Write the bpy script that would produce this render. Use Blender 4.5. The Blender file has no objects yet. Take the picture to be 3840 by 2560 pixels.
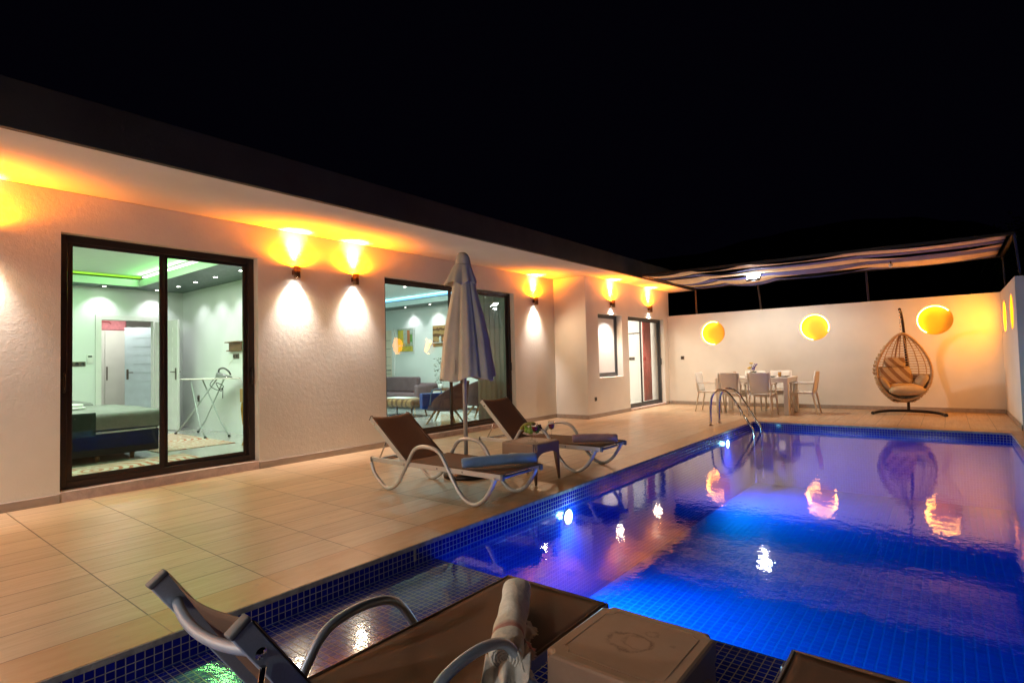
import bpy, bmesh, math, random
from mathutils import Vector, Matrix
from math import sin, cos, pi, radians, sqrt
random.seed(7)
S = bpy.context.scene
COL = S.collection

# ---------------------------------------------------------------- camera
CAMH = 1.25
yaw, pitch, roll = radians(38.3654), radians(2.0648), radians(-1.4093)
fwd = Vector((-sin(yaw)*cos(pitch), cos(yaw)*cos(pitch), sin(pitch)))
rt = Vector((cos(yaw), sin(yaw), 0)); up = rt.cross(fwd)
r2 = rt*cos(roll)+up*sin(roll); u2 = -rt*sin(roll)+up*cos(roll)
cam = bpy.data.cameras.new('camera'); cam.lens = 19.296; cam.sensor_width = 36
cam.clip_start = 0.02; cam.clip_end = 2000
co = bpy.data.objects.new('camera', cam); COL.objects.link(co)
M = Matrix((r2, u2, -fwd)).transposed().to_4x4(); M.translation = Vector((0, 0, CAMH))
co.matrix_world = M
S.camera = co
# ---------------------------------------------------------------- world (night sky) and exposure
W = bpy.data.worlds.new('World'); S.world = W; W.use_nodes = True
bg = W.node_tree.nodes['Background']
bg.inputs[0].default_value = (0.38, 0.30, 1.0, 1); bg.inputs[1].default_value = 0.0013
S.view_settings.view_transform = 'Standard'; S.view_settings.look = 'None'
S.view_settings.exposure = 0.35; S.view_settings.gamma = 1
S.cycles.max_bounces = 7; S.cycles.diffuse_bounces = 3; S.cycles.glossy_bounces = 3
S.cycles.transparent_max_bounces = 12; S.cycles.transmission_bounces = 3
S.cycles.caustics_reflective = False; S.cycles.caustics_refractive = False
S.cycles.sample_clamp_indirect = 3.0
S.cycles.use_denoising = True

# ---------------------------------------------------------------- materials
def nd(nt, typ, **kw):
    n = nt.nodes.new(typ)
    for k, v in kw.items(): setattr(n, k, v)
    return n
def mathn(nt, op, a, b=None, c=None):
    n = nd(nt, 'ShaderNodeMath', operation=op)
    for i, v in enumerate((a, b, c)):
        if v is None: continue
        if isinstance(v, (int, float)): n.inputs[i].default_value = v
        else: nt.links.new(v, n.inputs[i])
    return n.outputs[0]
def mixc(nt, fac, a, b, mode='MIX'):
    n = nd(nt, 'ShaderNodeMix', data_type='RGBA', blend_type=mode)
    for s, v in ((n.inputs[0], fac), (n.inputs[6], a), (n.inputs[7], b)):
        if isinstance(v, (int, float)): s.default_value = v
        elif isinstance(v, tuple): s.default_value = (*v, 1) if len(v) == 3 else v
        else: nt.links.new(v, s)
    return n.outputs[2]
def noise(nt, vec, scale, detail=4, rough=.55):
    n = nd(nt, 'ShaderNodeTexNoise'); n.inputs['Scale'].default_value = scale
    n.inputs['Detail'].default_value = detail; n.inputs['Roughness'].default_value = rough
    if vec is not None: nt.links.new(vec, n.inputs['Vector'])
    return n.outputs['Fac']
def mapping(nt, vec, sc=(1, 1, 1), rot=(0, 0, 0)):
    m = nd(nt, 'ShaderNodeMapping'); m.inputs['Scale'].default_value = sc; m.inputs['Rotation'].default_value = rot
    nt.links.new(vec, m.inputs[0]); return m.outputs[0]
def base(name):
    m = bpy.data.materials.new(name); m.use_nodes = True
    nt = m.node_tree; b = nt.nodes['Principled BSDF']
    g = nd(nt, 'ShaderNodeTexCoord'); return m, nt, b, g.outputs['Object']
def remap(nt, v, a, b, c, d):
    n = nd(nt, 'ShaderNodeMapRange'); nt.links.new(v, n.inputs[0])
    for i, x in enumerate((a, b, c, d)): n.inputs[i+1].default_value = x
    return n.outputs[0]
def mat(name, col, rough=.5, metal=0, var=.08, vs=6, bump=0, bs=80, bd=.01, spec=.5, sc=(1, 1, 1), trans=0, coat=0):
    m, nt, b, v = base(name)
    b.inputs['Roughness'].default_value = rough; b.inputs['Metallic'].default_value = metal
    b.inputs['Specular IOR Level'].default_value = spec
    if coat: b.inputs['Coat Weight'].default_value = coat
    vv = mapping(nt, v, sc)
    n = noise(nt, vv, vs)
    f = remap(nt, n, .25, .75, 1-var, 1+var)
    c = mixc(nt, 1.0, (*col, 1), f, 'MULTIPLY'); nt.links.new(c, b.inputs['Base Color'])
    rr = remap(nt, noise(nt, vv, vs*3), .2, .8, max(.02, rough-.08), min(1, rough+.08)); nt.links.new(rr, b.inputs['Roughness'])
    if bump:
        bn = nd(nt, 'ShaderNodeBump'); bn.inputs['Strength'].default_value = bump; bn.inputs['Distance'].default_value = bd
        nt.links.new(noise(nt, vv, bs, 5, .6), bn.inputs['Height']); nt.links.new(bn.outputs[0], b.inputs['Normal'])
    return m
def emis(name, col, st):
    m = bpy.data.materials.new(name); m.use_nodes = True; nt = m.node_tree; nt.nodes.clear()
    e = nd(nt, 'ShaderNodeEmission'); e.inputs[0].default_value = (*col, 1); e.inputs[1].default_value = st
    o = nd(nt, 'ShaderNodeOutputMaterial'); nt.links.new(e.outputs[0], o.inputs[0]); return m

def plaster(name, col, lump=.7, spots=True):
    m, nt, b, v = base(name); b.inputs['Roughness'].default_value = .85; b.inputs['Specular IOR Level'].default_value = .25
    n1 = noise(nt, v, 18, 6, .68); n2 = noise(nt, v, 60, 4, .6); n3 = noise(nt, v, 1.3, 3)
    big = mathn(nt, 'MULTIPLY', mathn(nt, 'POWER', n1, 1.5), 1.0)
    h = mathn(nt, 'ADD', big, mathn(nt, 'MULTIPLY', n2, .42))
    bn = nd(nt, 'ShaderNodeBump'); bn.inputs['Strength'].default_value = lump; bn.inputs['Distance'].default_value = .02
    nt.links.new(h, bn.inputs['Height']); nt.links.new(bn.outputs[0], b.inputs['Normal'])
    f = remap(nt, n3, .3, .7, .93, 1.04)
    c = mixc(nt, 1.0, (*col, 1), f, 'MULTIPLY')
    nt.links.new(c, b.inputs['Base Color']); return m

def deck_mat(name, coping=False):
    m, nt, b, v = base(name)
    sx = nd(nt, 'ShaderNodeSeparateXYZ'); nt.links.new(v, sx.inputs[0])
    X, Y = sx.outputs[0], sx.outputs[1]
    px, py = .318, .61
    gx = mathn(nt, 'DIVIDE', mathn(nt, 'ADD', X, 3.26), px); gy = mathn(nt, 'DIVIDE', mathn(nt, 'ADD', Y, -1.063), py)
    if coping: gx = mathn(nt, 'DIVIDE', mathn(nt, 'ADD', X, 3.27), 40.)
    cx, cy = mathn(nt, 'FLOOR', gx), mathn(nt, 'FLOOR', gy)
    def edge(g, p, w):
        fr = mathn(nt, 'FRACT', g); d = mathn(nt, 'MINIMUM', fr, mathn(nt, 'SUBTRACT', 1., fr))
        return remap(nt, mathn(nt, 'MULTIPLY', d, p), w*.5, w, 1, 0)
    ex = edge(gx, px if not coping else 40, .0045); ey = edge(gy, py, .0042)
    cv = nd(nt, 'ShaderNodeCombineXYZ'); nt.links.new(cx, cv.inputs[0]); nt.links.new(cy, cv.inputs[1])
    wn = nd(nt, 'ShaderNodeTexWhiteNoise', noise_dimensions='2D'); nt.links.new(cv.outputs[0], wn.inputs['Vector'])
    # wood-look print along y, shifted per tile
    off = nd(nt, 'ShaderNodeVectorMath', operation='MULTIPLY_ADD'); nt.links.new(wn.outputs['Color'], off.inputs[0])
    off.inputs[1].default_value = (7, 7, 7); nt.links.new(v, off.inputs[2])
    gr = mapping(nt, off.outputs[0], (26, 2.2, 1) if not coping else (14, 4, 1))
    n1 = noise(nt, gr, 1.0, 6, .65)
    n2 = noise(nt, mapping(nt, off.outputs[0], (60, 1.5, 1)), 1.0, 3)
    big = noise(nt, v, .9, 3)
    c1, c2 = ((.56, .395, .245), (.46, .305, .175)) if not coping else ((.50, .275, .12), (.43, .225, .09))
    c = mixc(nt, remap(nt, n1, .3, .75, 0, 1), c1, c2)
    c = mixc(nt, remap(nt, n2, .55, .85, 0, .30), c, (.29, .19, .115))
    br = mathn(nt, 'ADD', remap(nt, wn.outputs['Value'], 0, 1, .90, 1.08), remap(nt, big, .3, .7, -.06, .05))
    c = mixc(nt, 1.0, c, br, 'MULTIPLY')
    st = noise(nt, v, 13, 5, .7)
    c = mixc(nt, remap(nt, st, .60, .74, 0, .45), c, (.22, .16, .11))
    st2 = noise(nt, mapping(nt, v, (1, 1, 1)), 26, 2, .5)
    c = mixc(nt, remap(nt, st2, .76, .80, 0, .55), c, (.62, .58, .5))
    g = mathn(nt, 'MAXIMUM', ex, ey)
    c = mixc(nt, g if not coping else mathn(nt, 'MULTIPLY', g, .45), c, (.09, .05, .028))
    # faint seam of the two-plank print
    if not coping:
        g2 = edge(mathn(nt, 'MULTIPLY', gx, 2.), px/2, .0022)
        c = mixc(nt, mathn(nt, 'MULTIPLY', g2, .35), c, (.17, .10, .06))
    nt.links.new(c, b.inputs['Base Color'])
    nt.links.new(remap(nt, n1, .2, .8, .27, .44), b.inputs['Roughness'])
    b.inputs['Specular IOR Level'].default_value = .5
    bn = nd(nt, 'ShaderNodeBump'); bn.inputs['Strength'].default_value = .5; bn.inputs['Distance'].default_value = .003
    nt.links.new(mathn(nt, 'SUBTRACT', mathn(nt, 'MULTIPLY', n1, .3), g), bn.inputs['Height']); nt.links.new(bn.outputs[0], b.inputs['Normal'])
    return m

def mosaic(name, ax, pitch=.0378, c1=(.004, .010, .30), c2=(.003, .006, .20), grout=(.40, .38, .36), gw=.0032, o=(0, 0), groutmix=1.):
    m, nt, b, v = base(name)
    sx = nd(nt, 'ShaderNodeSeparateXYZ'); nt.links.new(v, sx.inputs[0])
    A, B = sx.outputs[ax[0]], sx.outputs[ax[1]]
    ga = mathn(nt, 'DIVIDE', mathn(nt, 'ADD', A, o[0]), pitch); gb = mathn(nt, 'DIVIDE', mathn(nt, 'ADD', B, o[1]), pitch)
    cv = nd(nt, 'ShaderNodeCombineXYZ'); nt.links.new(mathn(nt, 'FLOOR', ga), cv.inputs[0]); nt.links.new(mathn(nt, 'FLOOR', gb), cv.inputs[1])
    wn = nd(nt, 'ShaderNodeTexWhiteNoise', noise_dimensions='2D'); nt.links.new(cv.outputs[0], wn.inputs['Vector'])
    def edge(g):
        fr = mathn(nt, 'FRACT', g); d = mathn(nt, 'MINIMUM', fr, mathn(nt, 'SUBTRACT', 1., fr))
        return remap(nt, mathn(nt, 'MULTIPLY', d, pitch), gw*.55, gw*.8, 1, 0)
    g = mathn(nt, 'MAXIMUM', edge(ga), edge(gb))
    c = mixc(nt, wn.outputs['Value'], c1, c2)
    gd = mixc(nt, remap(nt, noise(nt, v, 7, 4), .4, .7, 0, .6), grout, tuple(x*.55 for x in grout))
    c = mixc(nt, mathn(nt, 'MULTIPLY', g, groutmix), c, gd)
    nt.links.new(c, b.inputs['Base Color'])
    nt.links.new(remap(nt, g, 0, 1, .12 if pitch < .05 else .6, .8), b.inputs['Roughness'])
    bn = nd(nt, 'ShaderNodeBump'); bn.inputs['Strength'].default_value = .6; bn.inputs['Distance'].default_value = .002
    h = mathn(nt, 'ADD', mathn(nt, 'SUBTRACT', 1., g), mathn(nt, 'MULTIPLY', wn.outputs['Value'], .3))
    nt.links.new(h, bn.inputs['Height']); nt.links.new(bn.outputs[0], b.inputs['Normal'])
    return m

def fresnel_sheet(name, tint, ior, ripple=0, rough=0.0):
    m = bpy.data.materials.new(name); m.use_nodes = True; nt = m.node_tree; nt.nodes.clear()
    tc = nd(nt, 'ShaderNodeTexCoord')
    tr = nd(nt, 'ShaderNodeBsdfTransparent'); tr.inputs[0].default_value = (*tint, 1)
    gl = nd(nt, 'ShaderNodeBsdfGlossy'); gl.inputs['Roughness'].default_value = rough; gl.inputs[0].default_value = (1, 1, 1, 1)
    fr = nd(nt, 'ShaderNodeFresnel'); ge = nd(nt, 'ShaderNodeNewGeometry')
    nt.links.new(remap(nt, ge.outputs['Backfacing'], 0, 1, ior, 1/ior), fr.inputs[0])
    mx = nd(nt, 'ShaderNodeMixShader'); o = nd(nt, 'ShaderNodeOutputMaterial')
    if ripple:
        v = tc.outputs['Object']
        n = noise(nt, mapping(nt, v, (1, 1, 1), (0, 0, .6)), 7.5, 3, .55); n2 = noise(nt, v, 1.6, 2)
        n3 = noise(nt, mapping(nt, v, (1, 1, 1), (0, 0, 1.1)), 24, 2, .5)
        h = mathn(nt, 'ADD', mathn(nt, 'MULTIPLY', n, .42), mathn(nt, 'MULTIPLY', n2, .22))
        h = mathn(nt, 'ADD', h, mathn(nt, 'MULTIPLY', n3, .13))
        bn = nd(nt, 'ShaderNodeBump'); bn.inputs['Strength'].default_value = 1.; bn.inputs['Distance'].default_value = ripple
        nt.links.new(h, bn.inputs['Height'])
        nt.links.new(bn.outputs[0], gl.inputs['Normal'])
    nt.links.new(fr.outputs[0], mx.inputs[0]); nt.links.new(tr.outputs[0], mx.inputs[1]); nt.links.new(gl.outputs[0], mx.inputs[2])
    nt.links.new(mx.outputs[0], o.inputs[0]); return m

def stripes(name, ca, cb, axis, period, duty=.5, rough=.8, rot=(0, 0, 0), bump=.2, noisy=.1):
    m, nt, b, v = base(name); b.inputs['Roughness'].default_value = rough
    vv = mapping(nt, v, (1, 1, 1), rot)
    sx = nd(nt, 'ShaderNodeSeparateXYZ'); nt.links.new(vv, sx.inputs[0])
    f = mathn(nt, 'FRACT', mathn(nt, 'DIVIDE', mathn(nt, 'ADD', sx.outputs[axis], mathn(nt, 'MULTIPLY', noise(nt, v, 5), noisy*period)), period))
    s = remap(nt, f, duty-.03, duty+.03, 0, 1)
    c = mixc(nt, s, ca, cb)
    c = mixc(nt, 1., c, remap(nt, noise(nt, v, 30), .3, .7, .88, 1.1), 'MULTIPLY'); nt.links.new(c, b.inputs['Base Color'])
    bn = nd(nt, 'ShaderNodeBump'); bn.inputs['Strength'].default_value = bump; bn.inputs['Distance'].default_value = .004
    nt.links.new(noise(nt, v, 60), bn.inputs['Height']); nt.links.new(bn.outputs[0], b.inputs['Normal'])
    return m

def rug_mat():
    m, nt, b, v = base('patterned rug'); b.inputs['Roughness'].default_value = .95
    w = nd(nt, 'ShaderNodeTexWave', wave_type='RINGS', rings_direction='Z'); w.inputs['Scale'].default_value = 3.1; w.inputs['Distortion'].default_value = 5
    w.inputs['Detail'].default_value = 3; nt.links.new(v, w.inputs['Vector'])
    vo = nd(nt, 'ShaderNodeTexVoronoi'); vo.inputs['Scale'].default_value = 7; nt.links.new(mapping(nt, v, (1, 2.2, 1)), vo.inputs['Vector'])
    c = mixc(nt, remap(nt, w.outputs['Fac'], .55, .7, 0, 1), (.52, .47, .38), (.42, .14, .07))
    c = mixc(nt, remap(nt, vo.outputs['Distance'], .3, .34, .8, 0), c, (.55, .5, .42))
    nt.links.new(c, b.inputs['Base Color']); return m

def fabric(name, col, scale=420, var=.12, rough=.85, b_=.35, sheen=0):
    m, nt, b, v = base(name); b.inputs['Roughness'].default_value = rough; b.inputs['Specular IOR Level'].default_value = .2
    n = noise(nt, v, 5, 4); w = noise(nt, v, scale, 2)
    c = mixc(nt, 1., (*col, 1), mathn(nt, 'ADD', remap(nt, n, .3, .7, 1-var, 1+var), remap(nt, w, .3, .7, -.1, .1)), 'MULTIPLY')
    nt.links.new(c, b.inputs['Base Color'])
    bn = nd(nt, 'ShaderNodeBump'); bn.inputs['Strength'].default_value = b_; bn.inputs['Distance'].default_value = .004
    nt.links.new(mathn(nt, 'ADD', mathn(nt, 'MULTIPLY', w, .3), mathn(nt, 'MULTIPLY', noise(nt, v, 22, 3), .8)), bn.inputs['Height']); nt.links.new(bn.outputs[0], b.inputs['Normal'])
    if sheen: b.inputs['Sheen Weight'].default_value = sheen
    return m

WALL = plaster('rough white plaster', (.74, .69, .60), .17)
WALL2 = plaster('smooth white render', (.76, .72, .64), .06)
SOFF = plaster('soffit render', (.72, .70, .67), .10)
FASC = mat('dark fascia paint', (.026, .024, .020), .7, var=.45, vs=1.6, bump=.2, bs=40)
DECK = deck_mat('wood look deck tile'); COPE = deck_mat('orange coping tile', True)
GROUTC = mat('cement edge', (.33, .31, .28), .85, var=.45, vs=14, bump=.5, bs=60)
SKIRT = mat('stone skirting', (.33, .27, .22), .5, var=.18, vs=16, sc=(1, .2, 1))
PLINTH = mat('pinkish cement plinth', (.50, .38, .33), .8, var=.25, vs=9, bump=.4)
FRAME = mat('dark brown aluminium', (.032, .022, .02), .38, .3, var=.1)
FRAMEG = mat('anthracite aluminium', (.06, .065, .07), .4, .3)
SCON = mat('brown lamp body', (.10, .045, .02), .35, .7)
STEEL = mat('polished steel', (.62, .60, .58), .12, 1, var=.03)
ALU = mat('brushed aluminium', (.42, .48, .56), .40, .45, var=.08, vs=3, sc=(60, 4, 60), bump=.05)
ALUW = mat('pale aluminium', (.60, .58, .55), .4, .45, var=.05)
CAPS = mat('grey plastic cap', (.16, .155, .15), .55)
SLING = fabric('brown sling mesh', (.15, .088, .055), 600, .06, .75, .25)
PLAST = mat('taupe plastic', (.31, .195, .125), .5, var=.08, vs=9, bump=.08, bs=300)
WPLAST = mat('white plastic', (.80, .75, .67), .45, var=.04)
CANVAS = fabric('grey beige canvas', (.62, .55, .43), 300, .10, .8, .5)
TBLUE = fabric('blue terry', (.15, .26, .44), 260, .15, .95, 1.0, .3)
TPINK = fabric('mauve terry', (.36, .22, .25), 260, .15, .95, 1.0, .3)
TCREAM = stripes('cream pink cotton', (.86, .80, .70), (.60, .30, .25), 0, .5, .93, .9, bump=.8)
DARKM = mat('dark metal', (.03, .022, .018), .4, .6)
RATT = mat('natural rattan', (.52, .34, .17), .55, var=.3, vs=30, bump=.3)
RATTD = mat('woven shell', (.52, .38, .22), .7, var=.3, vs=30, bump=.8, bs=40, bd=.02)
CUSH = stripes('striped beige cushion', (.56, .42, .25), (.30, .17, .08), 0, .11, .55, .9, (0, .7, .3), .4)
CUSHP = fabric('beige cushion', (.55, .40, .23), 200, .12, .9, .5)
IWALL = mat('room wall paint', (.70, .74, .70), .8, var=.03, vs=2)
IWALLW = mat('hall wall paint', (.74, .72, .68), .8, var=.03, vs=2)
ICEIL = mat('room ceiling', (.66, .68, .66), .85, var=.03)
BAND = mat('dark ceiling band', (.05, .085, .08), .35, var=.08)
IFLOOR = mat('polished floor tile', (.46, .45, .42), .10, var=.08, vs=2)
WDOOR = mat('white door', (.70, .70, .66), .5, var=.03)
BLACKP = mat('black plastic', (.02, .02, .02), .4)
SOCK = mat('brown socket plastic', (.10, .08, .06), .4)
NAVY = fabric('navy velvet', (.022, .021, .027), 200, .2, .7, .3)
GREYB = fabric('grey blanket', (.22, .215, .21), 150, .15, .9, .6)
DGREY = fabric('dark blanket', (.035, .045, .045), 150, .2, .9, .5)
WTOW = fabric('white towel', (.75, .75, .72), 200, .06, .95, .7)
WOODB = mat('brown wood', (.16, .08, .035), .45, var=.3, vs=6, sc=(4, 4, 30))
WOODL = mat('light wood', (.42, .25, .10), .5, var=.2, vs=6, sc=(4, 4, 30))
WOODS = stripes('banded walnut', (.30, .17, .07), (.12, .055, .025), 0, .16, .55, .4, noisy=1.2)
WOODH = stripes('layered wood panel', (.36, .22, .08), (.11, .05, .02), 2, .17, .6, .5, noisy=1.5)
PURPLE = fabric('mauve grey upholstery', (.15, .10, .11), 200, .15, .9, .4)
BAGB = mat('blue bag plastic', (.01, .06, .32), .5, var=.15)
BAGS = mat('pale blue strap', (.15, .35, .60), .5)
REDC = fabric('red curtain', (.50, .10, .09), 200, .15, .9, .5)
LEAF = mat('leaf green', (.035, .075, .015), .5, var=.4, vs=20)
GOLD = mat('gilded wood', (.48, .27, .04), .4, .3, var=.2)
TCAN = fabric('cream canvas', (.80, .62, .38), 200, .15, .9, .4)
TNAV = fabric('navy canvas', (.13, .14, .34), 200, .15, .9, .4)
RUG = rug_mat()
LAMPW = emis('lamp white', (1, .95, .88), 30.)
LAMPU = emis('lamp warm', (1, .62, .22), 22.)
LEDA = emis('amber led', (1, .38, .05), 50)
POOLL = emis('pool lamp glow', (.75, .95, 1), 40.)
GREENL = emis('green led', (.12, .85, .10), 1.3)
WHITEL = emis('white led', (1, .93, .88), 2.6)
BLUEL = emis('blue led', (.25, .62, 1.), 1.6)
LIME = emis('lime led', (.40, .95, .06), 1.0)
GLASS = fresnel_sheet('window glass', (.93, .96, .94), 1.5)
WATER = fresnel_sheet('water', (.97, .985, 1.), 1.333, .0028, .035)
_va = nd(WATER.node_tree, 'ShaderNodeVolumeAbsorption'); _va.inputs[0].default_value = (.08, .80, .99, 1); _va.inputs[1].default_value = .95
WATER.node_tree.links.new(_va.outputs[0], [n for n in WATER.node_tree.nodes if n.type == 'OUTPUT_MATERIAL'][0].inputs[1])
FROST = mat('frosted glass', (.80, .80, .76), .35, var=.03)

# ---------------------------------------------------------------- geometry helpers
class MB:
    def __init__(s): s.b = bmesh.new()
    def quad(s, pts, smooth=False):
        f = s.b.faces.new([s.b.verts.new(p) for p in pts]); f.smooth = smooth; return s
    def box(s, x0, x1, y0, y1, z0, z1, bev=0, seg=2, mtx=None):
        t = bmesh.new(); bmesh.ops.create_cube(t, size=1)
        for v in t.verts:
            v.co = Vector(((x0+x1)/2+v.co.x*(x1-x0), (y0+y1)/2+v.co.y*(y1-y0), (z0+z1)/2+v.co.z*(z1-z0)))
        if bev: bmesh.ops.bevel(t, geom=t.edges[:], offset=bev, segments=seg, affect='EDGES', profile=.5)
        if mtx is not None: bmesh.ops.transform(t, matrix=mtx, verts=t.verts)
        s._merge(t, bev > 0); return s
    def _merge(s, t, smooth=False):
        mp = {v: s.b.verts.new(v.co) for v in t.verts}
        for f in t.faces:
            try:
                nf = s.b.faces.new([mp[v] for v in f.verts]); nf.smooth = smooth and len(f.verts) == 4 and f.calc_area() < .02
            except ValueError: pass
        t.free()
    def rings(s, rings, closed=False, cap=True, smooth=True):
        vs = [[s.b.verts.new(p) for p in r] for r in rings]; n = len(vs[0])
        m = len(vs)
        for i in range(m if closed else m-1):
            a, b = vs[i], vs[(i+1) % m]
            for j in range(n):
                f = s.b.faces.new((a[j], a[(j+1) % n], b[(j+1) % n], b[j])); f.smooth = smooth
        if cap and not closed:
            s.b.faces.new(list(reversed(vs[0]))); s.b.faces.new(vs[-1])
        return s
    def tube(s, pts, r, n=10, closed=False, flat=1.0):
        pts = [Vector(p) for p in pts]; rs = r if isinstance(r, (list, tuple)) else [r]*len(pts)
        rings = []; prev = None
        for i, p in enumerate(pts):
            if closed: t = pts[(i+1) % len(pts)]-pts[i-1]
            else: t = pts[min(i+1, len(pts)-1)]-pts[max(i-1, 0)]
            t.normalize()
            if prev is None:
                a = Vector((0, 0, 1)) if abs(t.z) < .9 else Vector((0, 1, 0))
                nrm = t.cross(a).normalized()
            else:
                nrm = (prev-t*prev.dot(t))
                nrm = nrm.normalized() if nrm.length > 1e-6 else t.orthogonal().normalized()
            prev = nrm; bi = t.cross(nrm)
            rings.append([p+nrm*cos(2*pi*k/n)*rs[i]+bi*sin(2*pi*k/n)*rs[i]*flat for k in range(n)])
        return s.rings(rings, closed)
    def lathe(s, prof, c=(0, 0, 0), n=24, cap=True, sx=1, sy=1):
        return s.rings([[Vector((c[0]+r*cos(2*pi*k/n)*sx, c[1]+r*sin(2*pi*k/n)*sy, c[2]+z)) for k in range(n)] for r, z in prof], cap=cap)
    def grid(s, fn, nu, nv, smooth=True):
        vs = [[s.b.verts.new(fn(i/nu, j/nv)) for j in range(nv+1)] for i in range(nu+1)]
        for i in range(nu):
            for j in range(nv):
                f = s.b.faces.new((vs[i][j], vs[i+1][j], vs[i+1][j+1], vs[i][j+1])); f.smooth = smooth
        return s
    def ball(s, c, rx, ry=None, rz=None, n=12, mtx=None):
        ry = ry or rx; rz = rz or rx
        t = bmesh.new(); bmesh.ops.create_uvsphere(t, u_segments=n, v_segments=max(6, n//2), radius=1)
        for v in t.verts: v.co = Vector((v.co.x*rx, v.co.y*ry, v.co.z*rz))
        if mtx is not None: bmesh.ops.transform(t, matrix=mtx, verts=t.verts)
        for v in t.verts: v.co += Vector(c)
        mp = {v: s.b.verts.new(v.co) for v in t.verts}
        for f in t.faces: s.b.faces.new([mp[v] for v in f.verts]).smooth = True
        t.free(); return s
    def build(s, name, m, parent=None, thick=0, xf=None):
        bmesh.ops.recalc_face_normals(s.b, faces=s.b.faces[:])
        if xf is not None: bmesh.ops.transform(s.b, matrix=xf, verts=s.b.verts[:])
        me = bpy.data.meshes.new(name); s.b.to_mesh(me); s.b.free(); me.materials.append(m)
        o = bpy.data.objects.new(name, me); COL.objects.link(o)
        if parent is not None: o.parent = parent
        if thick:
            md = o.modifiers.new('thick', 'SOLIDIFY'); md.thickness = thick; md.offset = 0
        return o
def split_parts(o):
    me = o.data; b = bmesh.new(); b.from_mesh(me); seen = set(); groups = []
    for v in b.verts:
        if v in seen: continue
        st = [v]; seen.add(v); g = []
        while st:
            q = st.pop(); g.append(q)
            for e_ in q.link_edges:
                w_ = e_.other_vert(q)
                if w_ not in seen: seen.add(w_); st.append(w_)
        groups.append(g)
    out = []
    for g in groups:
        nb_ = bmesh.new(); mp = {v: nb_.verts.new(v.co) for v in g}
        for f in {f for v in g for f in v.link_faces}:
            nf = nb_.faces.new([mp[v] for v in f.verts]); nf.smooth = f.smooth
        m2 = bpy.data.meshes.new(o.name.split('.')[0]); nb_.to_mesh(m2); nb_.free()
        for m_ in me.materials: m2.materials.append(m_)
        n = bpy.data.objects.new(o.name.split('.')[0], m2); COL.objects.link(n); n.parent = o.parent; n.matrix_local = o.matrix_local; out.append(n)
    b.free(); bpy.data.objects.remove(o); return out
def cr(pts, k=6, closed=False):
    pts = [Vector(p) for p in pts]; out = []; n = len(pts)
    for i in range(n if closed else n-1):
        g = lambda q: pts[q % n] if closed else pts[max(0, min(n-1, q))]
        p0, p1, p2, p3 = g(i-1), g(i), g(i+1), g(i+2)
        for j in range(k):
            t = j/k
            out.append(.5*((2*p1)+(-p0+p2)*t+(2*p0-5*p1+4*p2-p3)*t*t+(-p0+3*p1-3*p2+p3)*t**3))
    if not closed: out.append(pts[-1])
    return out
def empty(name, loc=(0, 0, 0), rz=0):
    o = bpy.data.objects.new(name, None); o.empty_display_size = .2; COL.objects.link(o)
    o.location = loc; o.rotation_euler = (0, 0, rz); return o
def tag(o, label, cat, group=None):
    o['label'] = label; o['category'] = cat
    if group: o['group'] = group
    return o
def struct(o): o['kind'] = 'structure'; return o
def copy_tree(o, parent=None):
    c = o.copy(); COL.objects.link(c); c.parent = parent
    for ch in list(o.children): copy_tree(ch, c)
    return c
def light(typ, loc, energy, col, parent=None, size=.05, dirv=None, ang=None, blend=.5, name='bulb', sy=None):
    l = bpy.data.lights.new(name, typ); l.energy = energy; l.color = col
    if typ == 'AREA':
        l.size = size
        if sy: l.shape = 'RECTANGLE'; l.size_y = sy
        else: l.shape = 'DISK'
    else: l.shadow_soft_size = size
    if typ == 'SPOT': l.spot_size = radians(ang); l.spot_blend = blend
    o = bpy.data.objects.new(name, l); COL.objects.link(o)
    if dirv is not None: o.rotation_euler = Vector(dirv).to_track_quat('-Z', 'Y').to_euler()
    o.location = loc
    if parent is not None: o.parent = parent
    return o

# ================================================================ SETTING
XW, XS, ZS, ZP, XB, YJ, YB, ZB, XR = -6.728, -5.233, 3.024, 3.392, -5.929, 10.01, 14.313, 2.366, .859
PX0, PX1, PY1, ZWAT, SHY = -2.939, .70, 11.034, -.105, 2.77
ZSH, ZDEEP = -.150, -1.15
Y0 = -4.0
struct(MB().box(XW-.02, PX0-.32, Y0, PY1+.32, -.12, 0).build('deck', DECK))
struct(MB().box(XW-.02, 1.2, PY1+.32, YB+.05, -.12, 0).build('deck', DECK))
c = MB(); c.box(PX0-.32, PX0-.006, Y0, PY1+.32, -.12, .0); c.box(PX0-.006, PX1+.16, PY1+.006, PY1+.32, -.12, .0)
c.box(PX1+.006, PX1+.159, -1, PY1+.006, -.12, 0)
struct(c.build('pool_coping', COPE))
# cement edge below coping
e = MB(); e.box(PX0-.0059, PX0+.003, Y0, PY1-.004, -.030, -.002); e.box(PX0+.003, PX1, PY1-.003, PY1+.0059, -.030, -.002); e.box(PX1-.003, PX1+.0059, -1, PY1-.004, -.030, -.002)
e.box(PX0+.0031, PX0+.0075, 2.560, 2.580, -.108, -.030)
struct(e.build('cement_edge', GROUTC))
MWY = mosaic('blue mosaic side', (1, 2), o=(0, .030+.0378*4)); MWX = mosaic('blue mosaic end', (0, 2), o=(0, .030+.0378*4))
MF = mosaic('blue mosaic shelf', (0, 1), grout=(.44, .32, .22))
MD = mosaic('blue mosaic deep', (0, 1), pitch=.0756, c1=(.001, .060, .46), c2=(.001, .046, .38), grout=(.01, .19, .52), gw=.011, groutmix=.5)
w = MB(); w.box(PX0-.25, PX0, Y0, PY1, -.1446, -.030); w.box(PX1, PX1+.16, -1, PY1, -.1446, -.030)
struct(w.build('pool_side_wall', MWY))
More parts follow.
